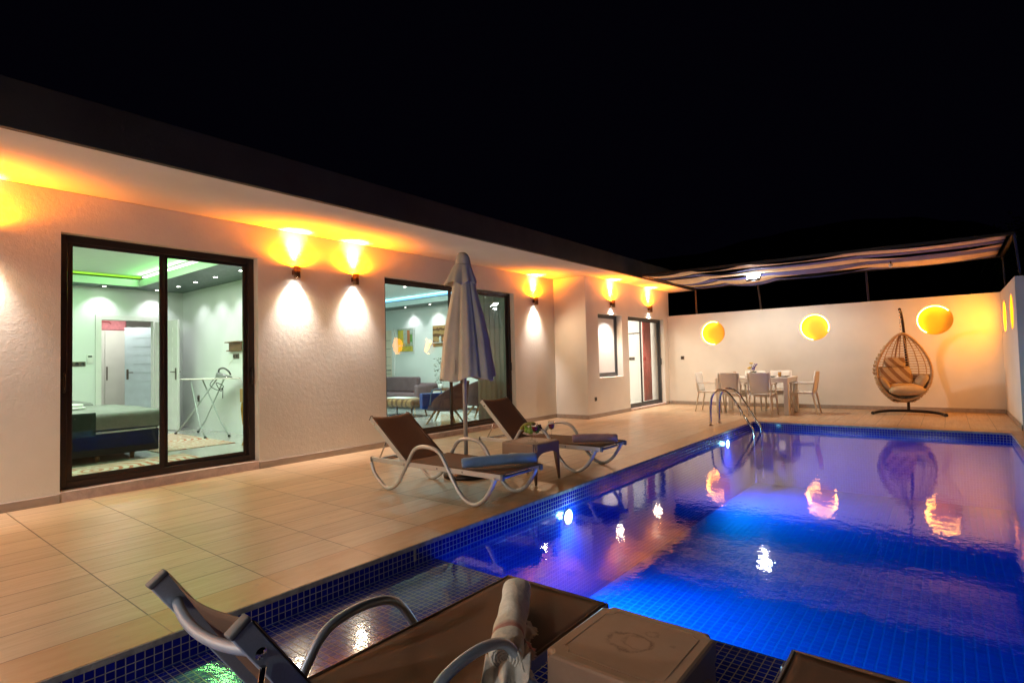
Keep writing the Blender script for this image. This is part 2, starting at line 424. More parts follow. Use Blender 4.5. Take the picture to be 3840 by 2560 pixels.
w = MB(); w.box(PX0-.25, PX1+.16, PY1, PY1+.25, -.1446, -.030); struct(w.build('pool_end_wall', MWX))
dk = dict(pitch=.0378, c1=(.001, .030, .42), c2=(.001, .022, .34), grout=(.02, .12, .46), gw=.005, groutmix=.5)  # same mosaic under water, the water's blue cast put into its colours
w = MB(); w.box(PX0-.25, PX0, Y0, PY1, -1.4, -.1446); w.box(PX1, PX1+.16, -1, PY1, -1.4, -.1446)
struct(w.build('pool_side_wall', mosaic('blue mosaic deep side', (1, 2), **dk)))
w = MB(); w.box(PX0-.25, PX1+.16, PY1, PY1+.25, -1.4, -.1446); struct(w.build('pool_end_wall', mosaic('blue mosaic deep end', (0, 2), **dk)))
w = MB(); w.box(PX0, PX1, Y0, SHY, -1.4, ZSH); struct(w.build('pool_shelf', MF))
w = MB(); w.box(PX0, PX1, SHY, PY1, -1.4, ZDEEP); struct(w.build('pool_floor', MD))
w = MB(); w.box(PX0-.01, PX1+.01, Y0-.01, PY1+.01, ZDEEP-.02, ZWAT); pw = struct(w.build('pool_water', WATER))

GRND = mat('dry ground', (.06, .05, .04), .95, var=.3)
# ground as one sheet with an opening under the villa and pool
w = MB(); G0 = -.16
for (a, b_, c_, d) in ((-600, 600, 15.2, 900), (-600, 600, -300, Y0), (-600, -16, Y0, 15.2), (1.3, 600, Y0, 15.2)):
    w.quad([(a, c_, G0), (b_, c_, G0), (b_, d, G0), (a, d, G0)])
struct(w.build('ground', GRND))
# dark hill against the night sky
HILL = mat('night hillside', (.02, .022, .02), 1, var=.4, vs=.05)
hp = [(-60, 3), (-45, 6), (-33, 9.5), (-27.6, 10.3), (-19.8, 10.6), (-13.7, 11.6), (-10.2, 12.0), (-6, 12.2), (-2.2, 11.8), (1.3, 10.9), (5, 9.4), (14, 6), (30, 3)]
def hel(a):
    for (a0, e0), (a1, e1) in zip(hp, hp[1:]):
        if a0 <= a <= a1:
            t = (a-a0)/(a1-a0); t = t*t*(3-2*t); return e0+(e1-e0)*t
    return 2
def hf(u, v):
    a = -60+90*u; R0 = 140+90*v; e_ = hel(a)*(1-(1-v)**2)
    z = R0*math.tan(radians(e_))+3*sin(a*1.7)*v*(1-v)-1
    return Vector((R0*sin(radians(a)), R0*cos(radians(a)), z))
w = MB(); w.grid(hf, 120, 16); struct(w.build('hill', HILL))

# ================================================================ VILLA
villa = tag(empty('villa', (XW, 5, 0)), 'long white single storey villa with dark fascia and lit sliding doors', 'house')
off = Matrix.Translation((-XW, -5, 0))
def vb(mb, name, m, parent=None, **k): return mb.build(name, m, parent or villa, xf=off, **k)
D1 = (1.45, 3.40, .10, 2.62); D2 = (5.38, 8.59, .08, 2.60); W3 = (10.52, 11.64, .845, 2.255); D4 = (11.96, 14.05, .05, 2.26)
def wallseg(mb, xa, xb, y0, y1, z1, ops):
    ys = y0
    for (a, b_, c_, d) in ops:
        mb.box(xa, xb, ys, a, 0, z1)
        if c_ > .12: mb.box(xa, xb, a, b_, 0, c_)
        mb.box(xa, xb, a, b_, d, z1); ys = b_
    mb.box(xa, xb, ys, y1, 0, z1)
w = MB(); wallseg(w, XW-.25, XW, Y0, YJ, ZS, [D1, D2])
vb(w, 'wall', WALL)
w = MB(); wallseg(w, XB-.25, XB, YJ, YB+.12, ZS, [W3, D4]); w.box(XW, XB-.25, YJ, YJ+.2, 0, ZS)
vb(w, 'wall', WALL2)
# plinths under the doors
w = MB()
for (a, b_, c_, d), x in ((D1, XW), (D2, XW), (D4, XB)): w.box(x-.25, x+.003, a, b_, 0, c_, .004, 1)
split_parts(vb(w, 'door_plinth', PLINTH))
# skirting
w = MB(); t = .016
w.box(XW, XW+t, Y0, D1[0], 0, .085, .003, 1); w.box(XW, XW+t, D1[1], D2[0], 0, .085, .003, 1); w.box(XW, XW+t, D2[1], YJ-t, 0, .085, .003, 1)
w.box(XW, XB+t, YJ-t, YJ, 0, .085, .003, 1); w.box(XB, XB+t, YJ, D4[0], 0, .085, .003, 1); w.box(XB, XB+t, D4[1], YB-t, 0, .085, .003, 1)
split_parts(vb(w, 'skirting', SKIRT))
w = MB(); w.box(XS-.06, XS, Y0, 14.62, ZS, ZP, .004, 1); w.box(-14.8, XS-.06, 14.56, 14.62, ZS, ZP)
vb(w, 'fascia', FASC)
w = MB(); w.box(XW-.3, XS-.06, Y0, 14.56, ZS+.004, ZS+.03); vb(w, 'soffit', SOFF)
w = MB(); w.box(-14.8, XS-.06, Y0, 14.56, ZS+.2, ZP-.02); vb(w, 'roof', FASC)
# rooms
IX = XW-.25
def room(x0, y0, y1, m, x1=IX, zc=3.0, holes=None, nocap=False):
    f = .1
    w = MB(); w.box(x0, x1, y0, y1, -.1, f); vb(w, 'room_floor', IFLOOR)
    w = MB(); w.box(x0, x1, y0, y1, zc, zc+.05); vb(w, 'room_ceiling', ICEIL)
    w = MB()
    w.box(x0, x1, y0-.1, y0, f, zc); w.box(x0, x1, y1, y1+.1, f, zc)
    if holes:
        a, b_, d = holes; w.box(x0-.1, x0, y0-.1, a, f, zc); w.box(x0-.1, x0, b_, y1+.1, f, zc); w.box(x0-.1, x0, a, b_, d, zc)
    else: w.box(x0-.1, x0, y0-.1, y1+.1, f, zc)
    vb(w, 'room_wall', m)
room(-12.2, -.8, 4.6, IWALL, holes=(3.22, 4.06, 2.2))
room(-13.6, 4.85, 10.25, IWALL)
room(-9.6, 10.5, 14.2, IWALLW, x1=XB-.25, zc=2.95)
# closet corridor behind the open bedroom door
w = MB(); w.box(-15.4, -12.3, 2.4, 2.5, 0, 2.9); w.box(-15.4, -12.3, 5.6, 5.7, 0, 2.9); w.box(-15.4, -12.3, 2.5, 5.6, 2.6, 2.7); w.box(-15.4, -12.3, 2.5, 5.6, 0, .1)
w.box(-15.5, -15.4, 2.4, 5.7, 0, 2.9); vb(w, 'corridor_wall', IWALLW)
# ceiling bands with coves
def band(y_in, y1, x0, xin, x1, led_b, led_s):
    w = MB(); w.box(x0, x1, y_in, y1, 2.80, 2.90); w.box(x0, xin, y_in-4.4, y_in, 2.80, 2.90); vb(w, 'ceiling_band', BAND)
    w = MB(); w.box(xin, x1, y_in-.012, y_in, 2.803, 2.93); w.box(xin, xin+.012, y_in-4.4, y_in-.012, 2.803, 2.93); vb(w, 'ceiling_band_lip', IWALL)
    w = MB(); w.box(xin+.02, x1, y_in+.03, y_in+.13, 2.975, 2.992); vb(w, 'cove_light', led_s)
    w = MB(); w.box(xin-.12, xin-.02, y_in-4.4, y_in+.03, 2.975, 2.992); vb(w, 'cove_light', led_b)
band(3.70, 4.6, -12.2, -11.75, IX, LIME, WHITEL)
band(9.70, 10.25, -13.6, -13.1, IX, BLUEL, BLUEL)
# sliding doors and window
def door(op, x, mids, m, kind='sliding_door', fw=.055, back=.10, handle=None, n2=2):
    a, b_, c_, d = op; xf_ = x-back
    w = MB(); dp = .07
    w.box(xf_-dp, xf_, a, a+fw, c_, d, .003, 1); w.box(xf_-dp, xf_, b_-fw, b_, c_, d, .003, 1)
    w.box(xf_-dp, xf_, a+fw, b_-fw, c_, c_+fw, .003, 1); w.box(xf_-dp, xf_, a+fw, b_-fw, d-fw, d, .003, 1)
    fr = vb(w, kind, m)
    edges = [a+fw]+mids+[b_-fw]
    for i in range(len(edges)-1):
        l, r = edges[i], edges[i+1]; lf = .045; xo = xf_-.012-(.028 if i % 2 else 0)
        w = MB(); bt = c_+fw; tp = d-fw
        w.box(xo-.026, xo, l, l+lf, bt, tp, .002, 1); w.box(xo-.026, xo, r-lf if i < len(edges)-2 else r-lf, r, bt, tp, .002, 1)
        w.box(xo-.026, xo, l+lf, r-lf, bt, bt+lf, .002, 1); w.box(xo-.026, xo, l+lf, r-lf, tp-lf*.7, tp, .002, 1)
        vb(w, 'sash', m, fr)
        w = MB(); w.quad([(xo-.013, l+lf, bt+lf), (xo-.013, r-lf, bt+lf), (xo-.013, r-lf, tp-lf*.7), (xo-.013, l+lf, tp-lf*.7)])
        vb(w, 'glass_pane', FROST if kind == 'window' else GLASS, fr)
    for hy in (handle or []):
        w = MB(); w.tube([(xf_+.001, hy, 1.05), (xf_+.03, hy, 1.07), (xf_+.03, hy, 1.22), (xf_+.001, hy, 1.24)], .009, 8)
        vb(w, 'handle', m if kind != 'glass' else STEEL, fr)
    return fr
door(D1, XW, [2.39], FRAME, handle=[1.50, 3.36], fw=.075)
door(D2, XW, [6.92], FRAME, handle=[8.55], fw=.055)
door(D4, XB, [12.90], FRAMEG, handle=[14.0])
door(W3, XB, [], FRAMEG, kind='window', back=.14, fw=.05)
w = MB(); w.box(XB-.17, XB+.015, W3[0], W3[1], W3[2]-.02, W3[2]-.001, .003, 1); vb(w, 'window_sill', WALL2)

# room lighting (the rooms are lit in the photograph)
light('AREA', (-9.4, 2.0, 2.96), 115, (.84, 1., .82), size=2.4, dirv=(0, 0, -1), name='bedroom_light').visible_glossy = False
light('AREA', (-9.6, 7.4, 2.96), 140, (.76, 1., .90), size=2.6, dirv=(0, 0, -1), name='living_room_light').visible_glossy = False
light('AREA', (-7.6, 12.6, 2.9), 130, (1, .93, .80), size=1.4, dirv=(0, 0, -1), name='hall_light').visible_glossy = False
light('AREA', (-13.8, 4.0, 2.55), 22, (1, .97, .88), size=.9, dirv=(0, 0, -1), name='corridor_light')

light('AREA', (-9.4, 3.67, 2.955), 34, (.22, 1., .20), size=4.4, sy=.05, dirv=(0, -1, .12), name='cove_glow')
light('AREA', (-11.7, 1.8, 2.955), 12, (.45, 1., .15), size=.05, sy=3.4, dirv=(1, 0, .12), name='cove_glow')
light('AREA', (-9.9, 9.67, 2.955), 22, (.35, .85, .9), size=5.5, sy=.05, dirv=(0, -1, .12), name='cove_glow')
def downlight(x, y, label, z=2.80, e=22, wall=(0, 1)):
    t = tag(empty('downlight', (x, y, z)), label, 'ceiling lamp', 'recessed downlights in the rooms')
    MB().lathe([(.050, -.001), (.052, -.008), (.040, -.010), (.036, -.002)], n=20).build('trim_ring', STEEL, t)
    MB().lathe([(.0, -.0045), (.037, -.005)], n=20, cap=False).build('bulb', LAMPW, t)
    light('SPOT', (0, 0, -.02), e, (.97, .93, 1.), t, .03, (wall[0]*.20, wall[1]*.20, -1), 100, .7)
L1 = 'bedroom ceiling over the white door'
downlight(-11.95, 3.20, 'round downlight above the left side of the bedroom doorway', wall=(-1, 0))
downlight(-11.95, 4.05, 'round downlight in the far corner of the bedroom ceiling', wall=(-1, 0))
downlight(-11.2, 4.15, 'round downlight half hidden by the middle bar of the bedroom door')
downlight(-10.45, 4.15, 'round downlight just right of the middle bar of the bedroom door')
downlight(-9.65, 4.15, 'middle round downlight over the ironing board wall')
downlight(-8.75, 4.15, 'round downlight nearest the right frame of the bedroom door')
downlight(-11.57, 9.95, 'round downlight over the bicycle picture in the living room')
downlight(-10.6, 9.95, 'round downlight over the wooden wall shelf in the living room')
downlight(-9.54, 8.2, 'round downlight on the flat ceiling of the living room', z=2.995)
downlight(-8.62, 9.9, 'round downlight seen right of the closed parasol')
downlight(-10.0, 2.2, 'round downlight on the flat ceiling above the bed', z=2.995)

# ================================================================ WALL LAMPS
def sconce(x, y, label, hot=1.0, rz=0, fill=(1, .71, .44), fe=47):
    t = tag(empty('wall_lamp', (x, y, 2.41), rz), label, 'wall lamp', 'up and down wall lamps along the villa')
    r = .043; cx = .075
    MB().lathe([(r-.004, .004), (r, 0), (r, .155), (r-.004, .151), (r-.004, .1), (r-.004, .05)], (cx, 0, 0), 24, cap=False).build('lamp_body', SCON, t)
    MB().box(0, .035, -.03, .03, .045, .11, .004).build('bracket', SCON, t)
    MB().lathe([(0, .140), (r-.005, .140)], (cx, 0, 0), 20, cap=False).build('upper_bulb', LAMPU, t)
    MB().lathe([(0, .012), (r-.005, .012)], (cx, 0, 0), 20, cap=False).build('lower_bulb', LAMPW, t)
    light('SPOT', (cx, 0, .165), 110*hot, (1, .21, .0), t, .03, (-.22, 0, 1), 165, .4)
    for q in (-1, 1): light('SPOT', (cx, 0, .165), 34*hot, (1, .21, .0), t, .03, (-.16, q*.8, .62), 100, 1.)
    light('SPOT', (cx, 0, .165), 60*hot, (1, .84, .68), t, .05, (-.08, 0, 1), 62, 1.)
    light('SPOT', (cx, 0, -.01), 160*hot, (1, .91, .86), t, .045, (-.28, 0, -1), 84, 1.)
    light('SPOT', (cx, 0, -.01), fe*hot, fill, t, .06, (.75, 0, -1), 165, .8)
    return t
sconce(XW, .80, 'leftmost brown wall lamp cut by the photo edge left of the bedroom door')
sconce(XW, -.12, 'unseen brown wall lamp added past the left edge as a pair')  # added out of view as a pair, helps light the foreground
sconce(XW, -2.3, 'unseen brown wall lamp added behind the camera on the villa wall', 1.)  # added behind the camera to light the foreground
sconce(XW, -3.2, 'second unseen brown wall lamp added behind the camera on the villa wall', 1.)  # another added lamp out of view for foreground light
sconce(XW, 3.887, 'brown wall lamp just right of the bedroom sliding door')
sconce(XW, 4.806, 'brown wall lamp left of the living room sliding door')
sconce(XW, 9.25, 'brown wall lamp right of the living room door beside the corner')
sconce(XB, 11.11, 'brown wall lamp above the frosted window')
sconce(XB, 13.11, 'brown wall lamp above the narrow hall door')

# sockets on walls
def plate(x, y, z, ax, label, w_=.085, h_=.085, cat='socket', n=1, m=SOCK):
    t = tag(empty('wall_socket' if cat == 'socket' else 'light_switch', (x, y, z)), label, cat)
    if ax == 'x':
        MB().box(0, .012, -w_*n/2, w_*n/2, -h_/2, h_/2, .003).build('face_plate', m, t)
        for k in range(n): MB().lathe([(.0, .0), (.026, .0), (.027, .004)], n=16, cap=False).build('insert', BLACKP, t, xf=Matrix.Translation((.0135, (k-(n-1)/2)*w_, 0)) @ Matrix.Rotation(pi/2, 4, 'Y'))
    else:
        MB().box(-w_*n/2, w_*n/2, -.012, 0, -h_/2, h_/2, .003).build('face_plate', m, t)
        for k in range(n): MB().lathe([(.0, .0), (.026, .0), (.027, .004)], n=16, cap=False).build('insert', BLACKP, t, xf=Matrix.Translation(((k-(n-1)/2)*w_, -.0135, 0)) @ Matrix.Rotation(pi/2, 4, 'X'))
plate(XB, 10.324, .40, 'x', 'small dark socket low on the wall under the frosted window')
plate(-5.538, YB, 1.232, 'y', 'dark square socket on the back wall left of the round niches', .09, .09)
plate(-9.89, 4.6, 1.46, 'y', 'double brown socket above the iron', n=2, w_=.11, h_=.09)
plate(-11.45, 4.6, .68, 'y', 'narrow dark socket low behind the ironing board legs', h_=.12, w_=.08)
plate(-12.2, 2.86, 1.39, 'x', 'three gang brown switch plate left of the bedroom doorway', n=3, cat='switch')
plate(-6.95, 14.2, 1.24, 'y', 'grey switch plate seen through the left hall door pane', n=2, cat='switch')
t = tag(empty('thermostat', (-12.2, 3.05, 1.49)), 'small white thermostat beside the bedroom doorway', 'thermostat')
MB().box(0, .02, -.045, .045, -.09, .07, .005).build('casing', WDOOR, t); MB().box(.021, .023, -.03, .03, .02, .05).build('display', BLACKP, t)

# ================================================================ BOUNDARY WALLS WITH ROUND NICHES
def niche_wall(u0, u1, zt, holes, r, depth, T, name, m, parent):
    """T maps (u, depth, z) to world; front face at depth 0"""
    w = MB(); s = r+.08; N = 48
    us = [u0]
    for (cu, cz) in holes: us += [cu-s, cu+s]
    us.append(u1)
    for i in range(0, len(us), 2): w.quad([T(us[i], 0, 0), T(us[i+1], 0, 0), T(us[i+1], 0, zt), T(us[i], 0, zt)])
    for (cu, cz) in holes:
        w.quad([T(cu-s, 0, 0), T(cu+s, 0, 0), T(cu+s, 0, cz-s), T(cu-s, 0, cz-s)])
        w.quad([T(cu-s, 0, cz+s), T(cu+s, 0, cz+s), T(cu+s, 0, zt), T(cu-s, 0, zt)])
        C = []; Q = []; D = []
        for k in range(N):
            a = 2*pi*k/N; ca, sa = cos(a), sin(a); q = s/max(abs(ca), abs(sa))
            C.append(w.b.verts.new(T(cu+r*ca, 0, cz+r*sa))); Q.append(w.b.verts.new(T(cu+q*ca, 0, cz+q*sa))); D.append(w.b.verts.new(T(cu+r*ca, depth, cz+r*sa)))
        for k in range(N):
            l = (k+1) % N
            w.b.faces.new((C[k], C[l], Q[l], Q[k])); f = w.b.faces.new((C[k], D[k], D[l], C[l])); f.smooth = True
        w.b.faces.new(D)
    tk = .22
    w.quad([T(u0, 0, zt), T(u1, 0, zt), T(u1, tk, zt), T(u0, tk, zt)])
    w.quad([T(u0, tk, 0), T(u1, tk, 0), T(u1, tk, zt), T(u0, tk, zt)])
    w.quad([T(u0, 0, 0), T(u0, tk, 0), T(u0, tk, zt), T(u0, 0, zt)]); w.quad([T(u1, 0, 0), T(u1, tk, 0), T(u1, tk, zt), T(u1, 0, zt)])
    return w.build(name, m, parent)
bw = tag(empty('boundary_wall', (-2.5, YB, 0)), 'white back wall with three glowing round niches behind the dining set', 'wall')
Tb = lambda u, d, z: Vector((u+2.5, d, z))
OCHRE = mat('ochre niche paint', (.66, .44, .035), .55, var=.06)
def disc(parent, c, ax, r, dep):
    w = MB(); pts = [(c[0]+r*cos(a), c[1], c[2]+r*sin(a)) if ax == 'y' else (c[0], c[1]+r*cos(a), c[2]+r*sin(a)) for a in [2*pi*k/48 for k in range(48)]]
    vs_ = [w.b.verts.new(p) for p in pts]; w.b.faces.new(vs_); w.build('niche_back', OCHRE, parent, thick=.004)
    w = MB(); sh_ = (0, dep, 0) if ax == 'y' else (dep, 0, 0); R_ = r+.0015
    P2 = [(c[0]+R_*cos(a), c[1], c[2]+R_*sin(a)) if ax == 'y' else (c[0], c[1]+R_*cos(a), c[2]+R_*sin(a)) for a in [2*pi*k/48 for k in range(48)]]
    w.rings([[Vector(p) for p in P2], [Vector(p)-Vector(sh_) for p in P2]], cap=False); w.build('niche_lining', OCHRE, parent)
niche_wall(XB+.003, XR, ZB, [(-4.72, 1.85), (-2.39, 1.867), (-.176, 1.89)], .305, .14, Tb, 'wall_face', WALL2, bw)
for cu, cz in ((-4.72, 1.85), (-2.39, 1.867), (-.176, 1.89)): disc(bw, (cu+2.5, .134, cz), 'y', .302, .13)
MB().box(XB+.03+2.5, XR-.02+2.5, -.016, 0, 0, .085, .003, 1).build('skirting', SKIRT, bw)
rw = tag(empty('boundary_wall', (XR, 13, 0)), 'white side wall at the right edge with two amber oval looking niches', 'wall')
Tr = lambda u, d, z: Vector((d, u-13, z))
niche_wall(11.41, YB, ZB, [(12.2, 1.868), (13.60, 1.865)], .29, .12, Tr, 'wall_face', WALL2, rw)
for cu, cz in ((12.2, 1.868), (13.60, 1.865)): disc(rw, (.114, cu-13, cz), 'x', .287, .11)
MB().box(-.016, 0, 11.41-13, YB-.02-13, 0, .085, .003, 1).build('skirting', SKIRT, rw)
nw = tag(empty('boundary_wall', (-2.5, Y0, 0)), 'unseen white wall added behind the camera to bounce lamp light', 'wall')  # added wall out of view, bounces light onto the foreground
MB().box(XW+2.5, 3.4, -.2, 0, 0, ZB+.3).build('wall_face', WALL2, nw)
sconce(-3.4, Y0, 'unseen brown wall lamp added on the wall behind the camera, nearer the villa', 1., pi/2, (.96, .93, .90), 300)  # added lamp with strong fill, lights camera-facing sides of the foreground
sconce(-.6, Y0, 'unseen brown wall lamp added on the wall behind the camera, nearer the pool edge', 1., pi/2, (.96, .93, .90), 300)  # second added lamp on this wall, same foreground fill
def niche_ring(c, ax, a0, a1, r, label, dep=.035):
    t = tag(empty('niche_lamp', c), label, 'niche lamp', 'amber led lamps in the round niches')
    pts = []; n = 40
    for k in range(n+1):
        a = radians(a0+(a1-a0)*k/n)
        pts.append((r*cos(a), dep, r*sin(a)) if ax == 'y' else (dep, r*cos(a), r*sin(a)))
    MB().tube(pts, .0075, 8).build('led_strip', LEDA, t)
    MB().tube([pts[-1], (pts[-1][0]+(.03 if ax == 'y' else 0), pts[-1][1], pts[-1][2])], .006, 6).build('power_lead', WDOOR, t)
niche_ring((-4.72, YB, 1.85), 'y', 68, 275, .288, 'amber led ring in the leftmost round niche of the back wall', .05)
niche_ring((-2.39, YB, 1.867), 'y', -22, 262, .288, 'amber led ring in the middle round niche above the dining set', .05)
niche_ring((-.176, YB, 1.89), 'y', 38, 240, .290, 'amber led ring in the right round niche beside the egg chair')
niche_ring((XR, 12.2, 1.868), 'x', 100, 280, .275, 'amber led ring in the right wall niche nearer the pool')
niche_ring((XR, 13.6, 1.865), 'x', 100, 280, .275, 'amber led ring in the right wall niche nearer the corner')
light('AREA', (XR+.05, 13.60, 1.865), 34, (1, .34, .01), size=.5, dirv=(-1, .45, -.35), name='niche_glow')
light('AREA', (XR+.05, 12.2, 1.868), 8, (1, .30, .003), size=.5, dirv=(-1, .1, -.05), name='niche_glow')
for x in (): light('AREA', (x, YB+.06, 1.87), 3.0, (1, .52, .09), size=.45, dirv=(0, -1, -.3), name='niche_glow')

# ================================================================ PERGOLA
pg = tag(empty('pergola', (-2, 12.5, 0)), 'dark metal pergola frame with sagging cream and navy shade cloths', 'pergola')
po = Matrix.Translation((2, -12.5, 0))
ZT = 3.0
fA, fB, bA, bB = Vector((-5.0, 10.86, ZT)), Vector((.87, 11.22, ZT)), Vector((-5.0, 14.0, ZT)), Vector((.87, 13.75, ZT))
def beam(a, b_, s, name='beam'):
    a, b_ = Vector(a), Vector(b_); d = b_-a; L = d.length
    mt = Matrix.Translation(a) @ d.to_track_quat('X', 'Z').to_matrix().to_4x4()
    return MB().box(0, L, -s/2, s/2, -s/2, s/2, .003, 1, mt).build(name, DARKM, pg, xf=po)
beam(fA, fB, .05); beam(bA, bB, .05); beam(fA, bA, .05); beam(fB, bB, .05)
sup = [-5.0, -4.1, -3.0, -1.2, .87]
for x in sup[1:-1]:
    t_ = (x+5)/5.87; beam(fA.lerp(fB, t_)+Vector((0, 0, .02)), bA.lerp(bB, t_)+Vector((0, 0, .02)), .032, 'crossbar')
for x in (-5.12, -3.53, -1.31): beam((x, YB+.03, ZB+.002), (x, YB-.2 if x > -5 else YB, ZT), .045, 'post')
beam((XR+.06, YB-.4, ZB+.002), (XR+.03, 13.75, ZT), .035, 'post'); beam((XR+.08, 11.5, ZB+.002), (.87, 11.22, ZT+.02), .035, 'post')
nst = 6
for i in range(nst):
    v0, v1 = (i+(.04 if i % 2 == 0 else .16))/nst, (i+(.96 if i % 2 == 0 else .84))/nst
    rnd = random.Random(20+i); sags = [rnd.uniform(.01, .045) for _ in sup]; tw = [rnd.uniform(-.05, .05) for _ in sup]
    def cf(u, v, v0=v0, v1=v1, sags=sags, tw=tw):
        x = -4.93+5.72*u
        k = max(j for j in range(len(sup)-1) if x >= sup[j] or j == 0); q = (x-sup[k])/(sup[k+1]-sup[k])
        s_ = sags[k]*4*q*(1-q)
        a = fA.lerp(fB, (x+5)/5.87); b_ = bA.lerp(bB, (x+5)/5.87); p = a.lerp(b_, v0+(v1-v0)*v)
        p.z = ZT-.005-s_+(v-.5)*tw[k]*4*q*(1-q)*1.6 
        return p
    MB().grid(cf, 70, 5).build('shade_cloth', (TCAN if i % 2 == 0 else TNAV), pg, thick=.003, xf=po)
fl = tag(empty('floodlight', (-3.22, 12.55, 2.93)), 'small bright white floodlight under the pergola cloth', 'floodlight')
MB().box(-.14, .14, -.03, .03, -.09, .09, .008, 2, Matrix.Rotation(-.9, 4, 'X')).build('housing', DARKM, fl)
MB().box(-.125, .125, -.034, -.031, -.08, .08, 0, 1, Matrix.Rotation(-.9, 4, 'X')).build('lens', emis('flood lens', (.9, .97, 1), 90), fl)
MB().tube([(-.145, 0, 0), (-.145, 0, .10), (.145, 0, .10), (.145, 0, 0)], .006, 6).build('bracket', DARKM, fl)
light('SPOT', (0, -.03, -.06), 230, (1, .93, .78), fl, .05, (.05, .10, -1), 165, .5)
light('POINT', (0, -.02, -.10), 16, (.8, .85, 1.), fl, .04)
mo = tag(empty('security_camera', (-.78, 12.75, 2.93)), 'small round white camera hanging from the pergola cloth', 'camera')
MB().ball((0, 0, -.03), .04, n=14).build('camera_body', WPLAST, mo); MB().tube([(0, 0, 0), (0, 0, .06)], .012, 8).build('mount', DARKM, mo)

# ================================================================ SUN LOUNGERS
def lounger(name, label, loc, rz, ang, BL=.69, pa=.34):
    """local +x = foot; rear end at x=0; width along y; ground at z=0"""
    t = tag(empty(name, loc, rz), label, 'sun lounger', 'brown sling sun loungers by the pool')
    L, hw, zs = 1.76, .29, .30; pv = .52; rm = ALU
    for s in (-1, 1):
        y = s*(hw-.014)
        r_ = MB().box(0, L, y-.014, y+.014, zs-.045, zs, .004, 2).build('side_rail', ALU if 'pool shelf' in label else ALUW, t)
        for e_ in (-.006, L-.02): MB().box(e_, e_+.026, y-.0165, y+.0165, zs-.0475, zs+.0025, .005).build('end_cap', CAPS, r_)
        for e_ in (1.30, .98): MB().lathe([(0, .003), (.007, .002), (.009, 0)], n=12, cap=False).build('screw', CAPS, r_, xf=Matrix.Translation((e_, y+s*.0145, zs-.022)) @ Matrix.Rotation(-s*pi/2, 4, 'X'))
        yt = s*(hw+.006)
        path = cr([(.02, yt, zs-.05), (.06, yt, zs-.14), (.14, yt, .085), (.24, yt, .024), (.33, yt, .022), (.44, yt, .09), (.53, yt, .215), (.60, yt, .32), (.68, yt, .425), (.78, yt, .462), (.92, yt, .462),
                   (1.03, yt, .42), (1.12, yt, .30), (1.20, yt, .18), (1.29, yt, .075), (1.38, yt, .024), (1.47, yt, .022), (1.57, yt, .085), (1.65, yt, .19), (1.69, yt, zs-.035)], 6)
        MB().tube(path, .0185, 12).build('leg_and_arm_tube', ALU if 'pool shelf' in label else ALUW, t)
    MB().tube([(.03, -hw, zs-.03), (.03, hw, zs-.03)], .012, 10).build('crossbar', ALU, t)
    MB().tube([(1.64, -hw, zs-.06), (1.64, hw, zs-.06)], .013, 10).build('crossbar', ALU, t)
    MB().tube([(.52, -hw, zs-.03), (.52, hw, zs-.03)], .012, 10).build('crossbar', ALU, t)
    # seat sling
    def seat(u, v): 
        x = pv+.02+(L-.012-pv-.02)*u; y = (v-.5)*2*(hw-.002); return Vector((x, y, zs+.004-.018*sin(pi*v)*(.3+.7*sin(pi*u))+(.002 if u > .99 else 0)))
    st = MB().grid(seat, 24, 12).build('seat_sling', SLING, t, thick=.003)
    for s in (-1, 1): MB().tube([(pv+.03, s*(hw-.012), zs+.0045), (L-.02, s*(hw-.012), zs+.0045)], .0055, 8).build('hem', SLING, st)
    MB().tube([(L-.012, -hw+.01, zs+.002), (L-.012, hw-.01, zs+.002)], .008, 8).build('hem', SLING, st)
    # backrest (hinged)
    ca, sa = cos(ang), sin(ang)
    def bk(a, y, n=0): return Vector((pv-a*ca+n*sa*-1*-1, y, zs+a*sa+n*ca))
    def bk(a, y, n=0): return Vector((pv-a*ca+n*sa, y, zs-.01+a*sa+n*ca))   # n: towards the sitter
    Rm = Matrix(((-ca, 0, sa), (0, -1, 0), (sa, 0, ca))).to_4x4(); Rm.translation = Vector((pv, 0, zs-.01))
    bw_ = hw-.035
    for s in (-1, 1):
        y = s*(bw_-.0125)
        r_ = MB().box(0, BL, y-.0125, y+.0125, -.052, 0, .003, 2, Rm).build('backrest_rail', ALU if 'pool shelf' in label else ALUW, t)
        MB().box(BL-.004, BL+.012, y-.015, y+.015, -.0545, .0025, .004, 2, Rm).build('end_cap', CAPS, r_)
        MB().lathe([(0, .006), (.006, .0055), (.007, .0015), (.013, .001), (.014, 0)], n=16, cap=False).build('screw', STEEL, r_, xf=Rm @ Matrix.Translation((BL-.085, y+s*.013, -.03)) @ Matrix.Rotation(-s*pi/2, 4, 'X'))
    def bs(u, v):
        a = .0+(BL-.012)*u; y = (v-.5)*2*bw_; return bk(a, y, .004-.045*sin(pi*v)*(.35+.65*sin(pi*min(1, u*.8+.1))))
    MB().grid(bs, 20, 12).build('backrest_sling', SLING, t, thick=.003)
    arc = [bk(BL-.085, y, -.022-.042*(1-(y/bw_)**2)) for y in [(-1+2*k/16)*(bw_-.022) for k in range(17)]]
    MB().tube(arc, .0145, 12).build('backrest_crossbar', ALU, t)
    pr = MB()
    for s in ((-1, 1) if pa < .5 else (-1,)): pr.tube([bk(pa, s*(bw_+.012), -.045), (.10, s*(bw_+.010), zs-.035)], .0075, 8)
    pr.tube([(.10, -bw_-.01, zs-.035), (.10, bw_+.01, zs-.035)], .0075, 8); pr.build('prop_bail', STEEL, t)
    return t
lounger('sun_lounger', 'nearer deck lounger with pale frame carrying a blue rolled towel', (-4.715, 3.845, 0), 0, radians(37.5))
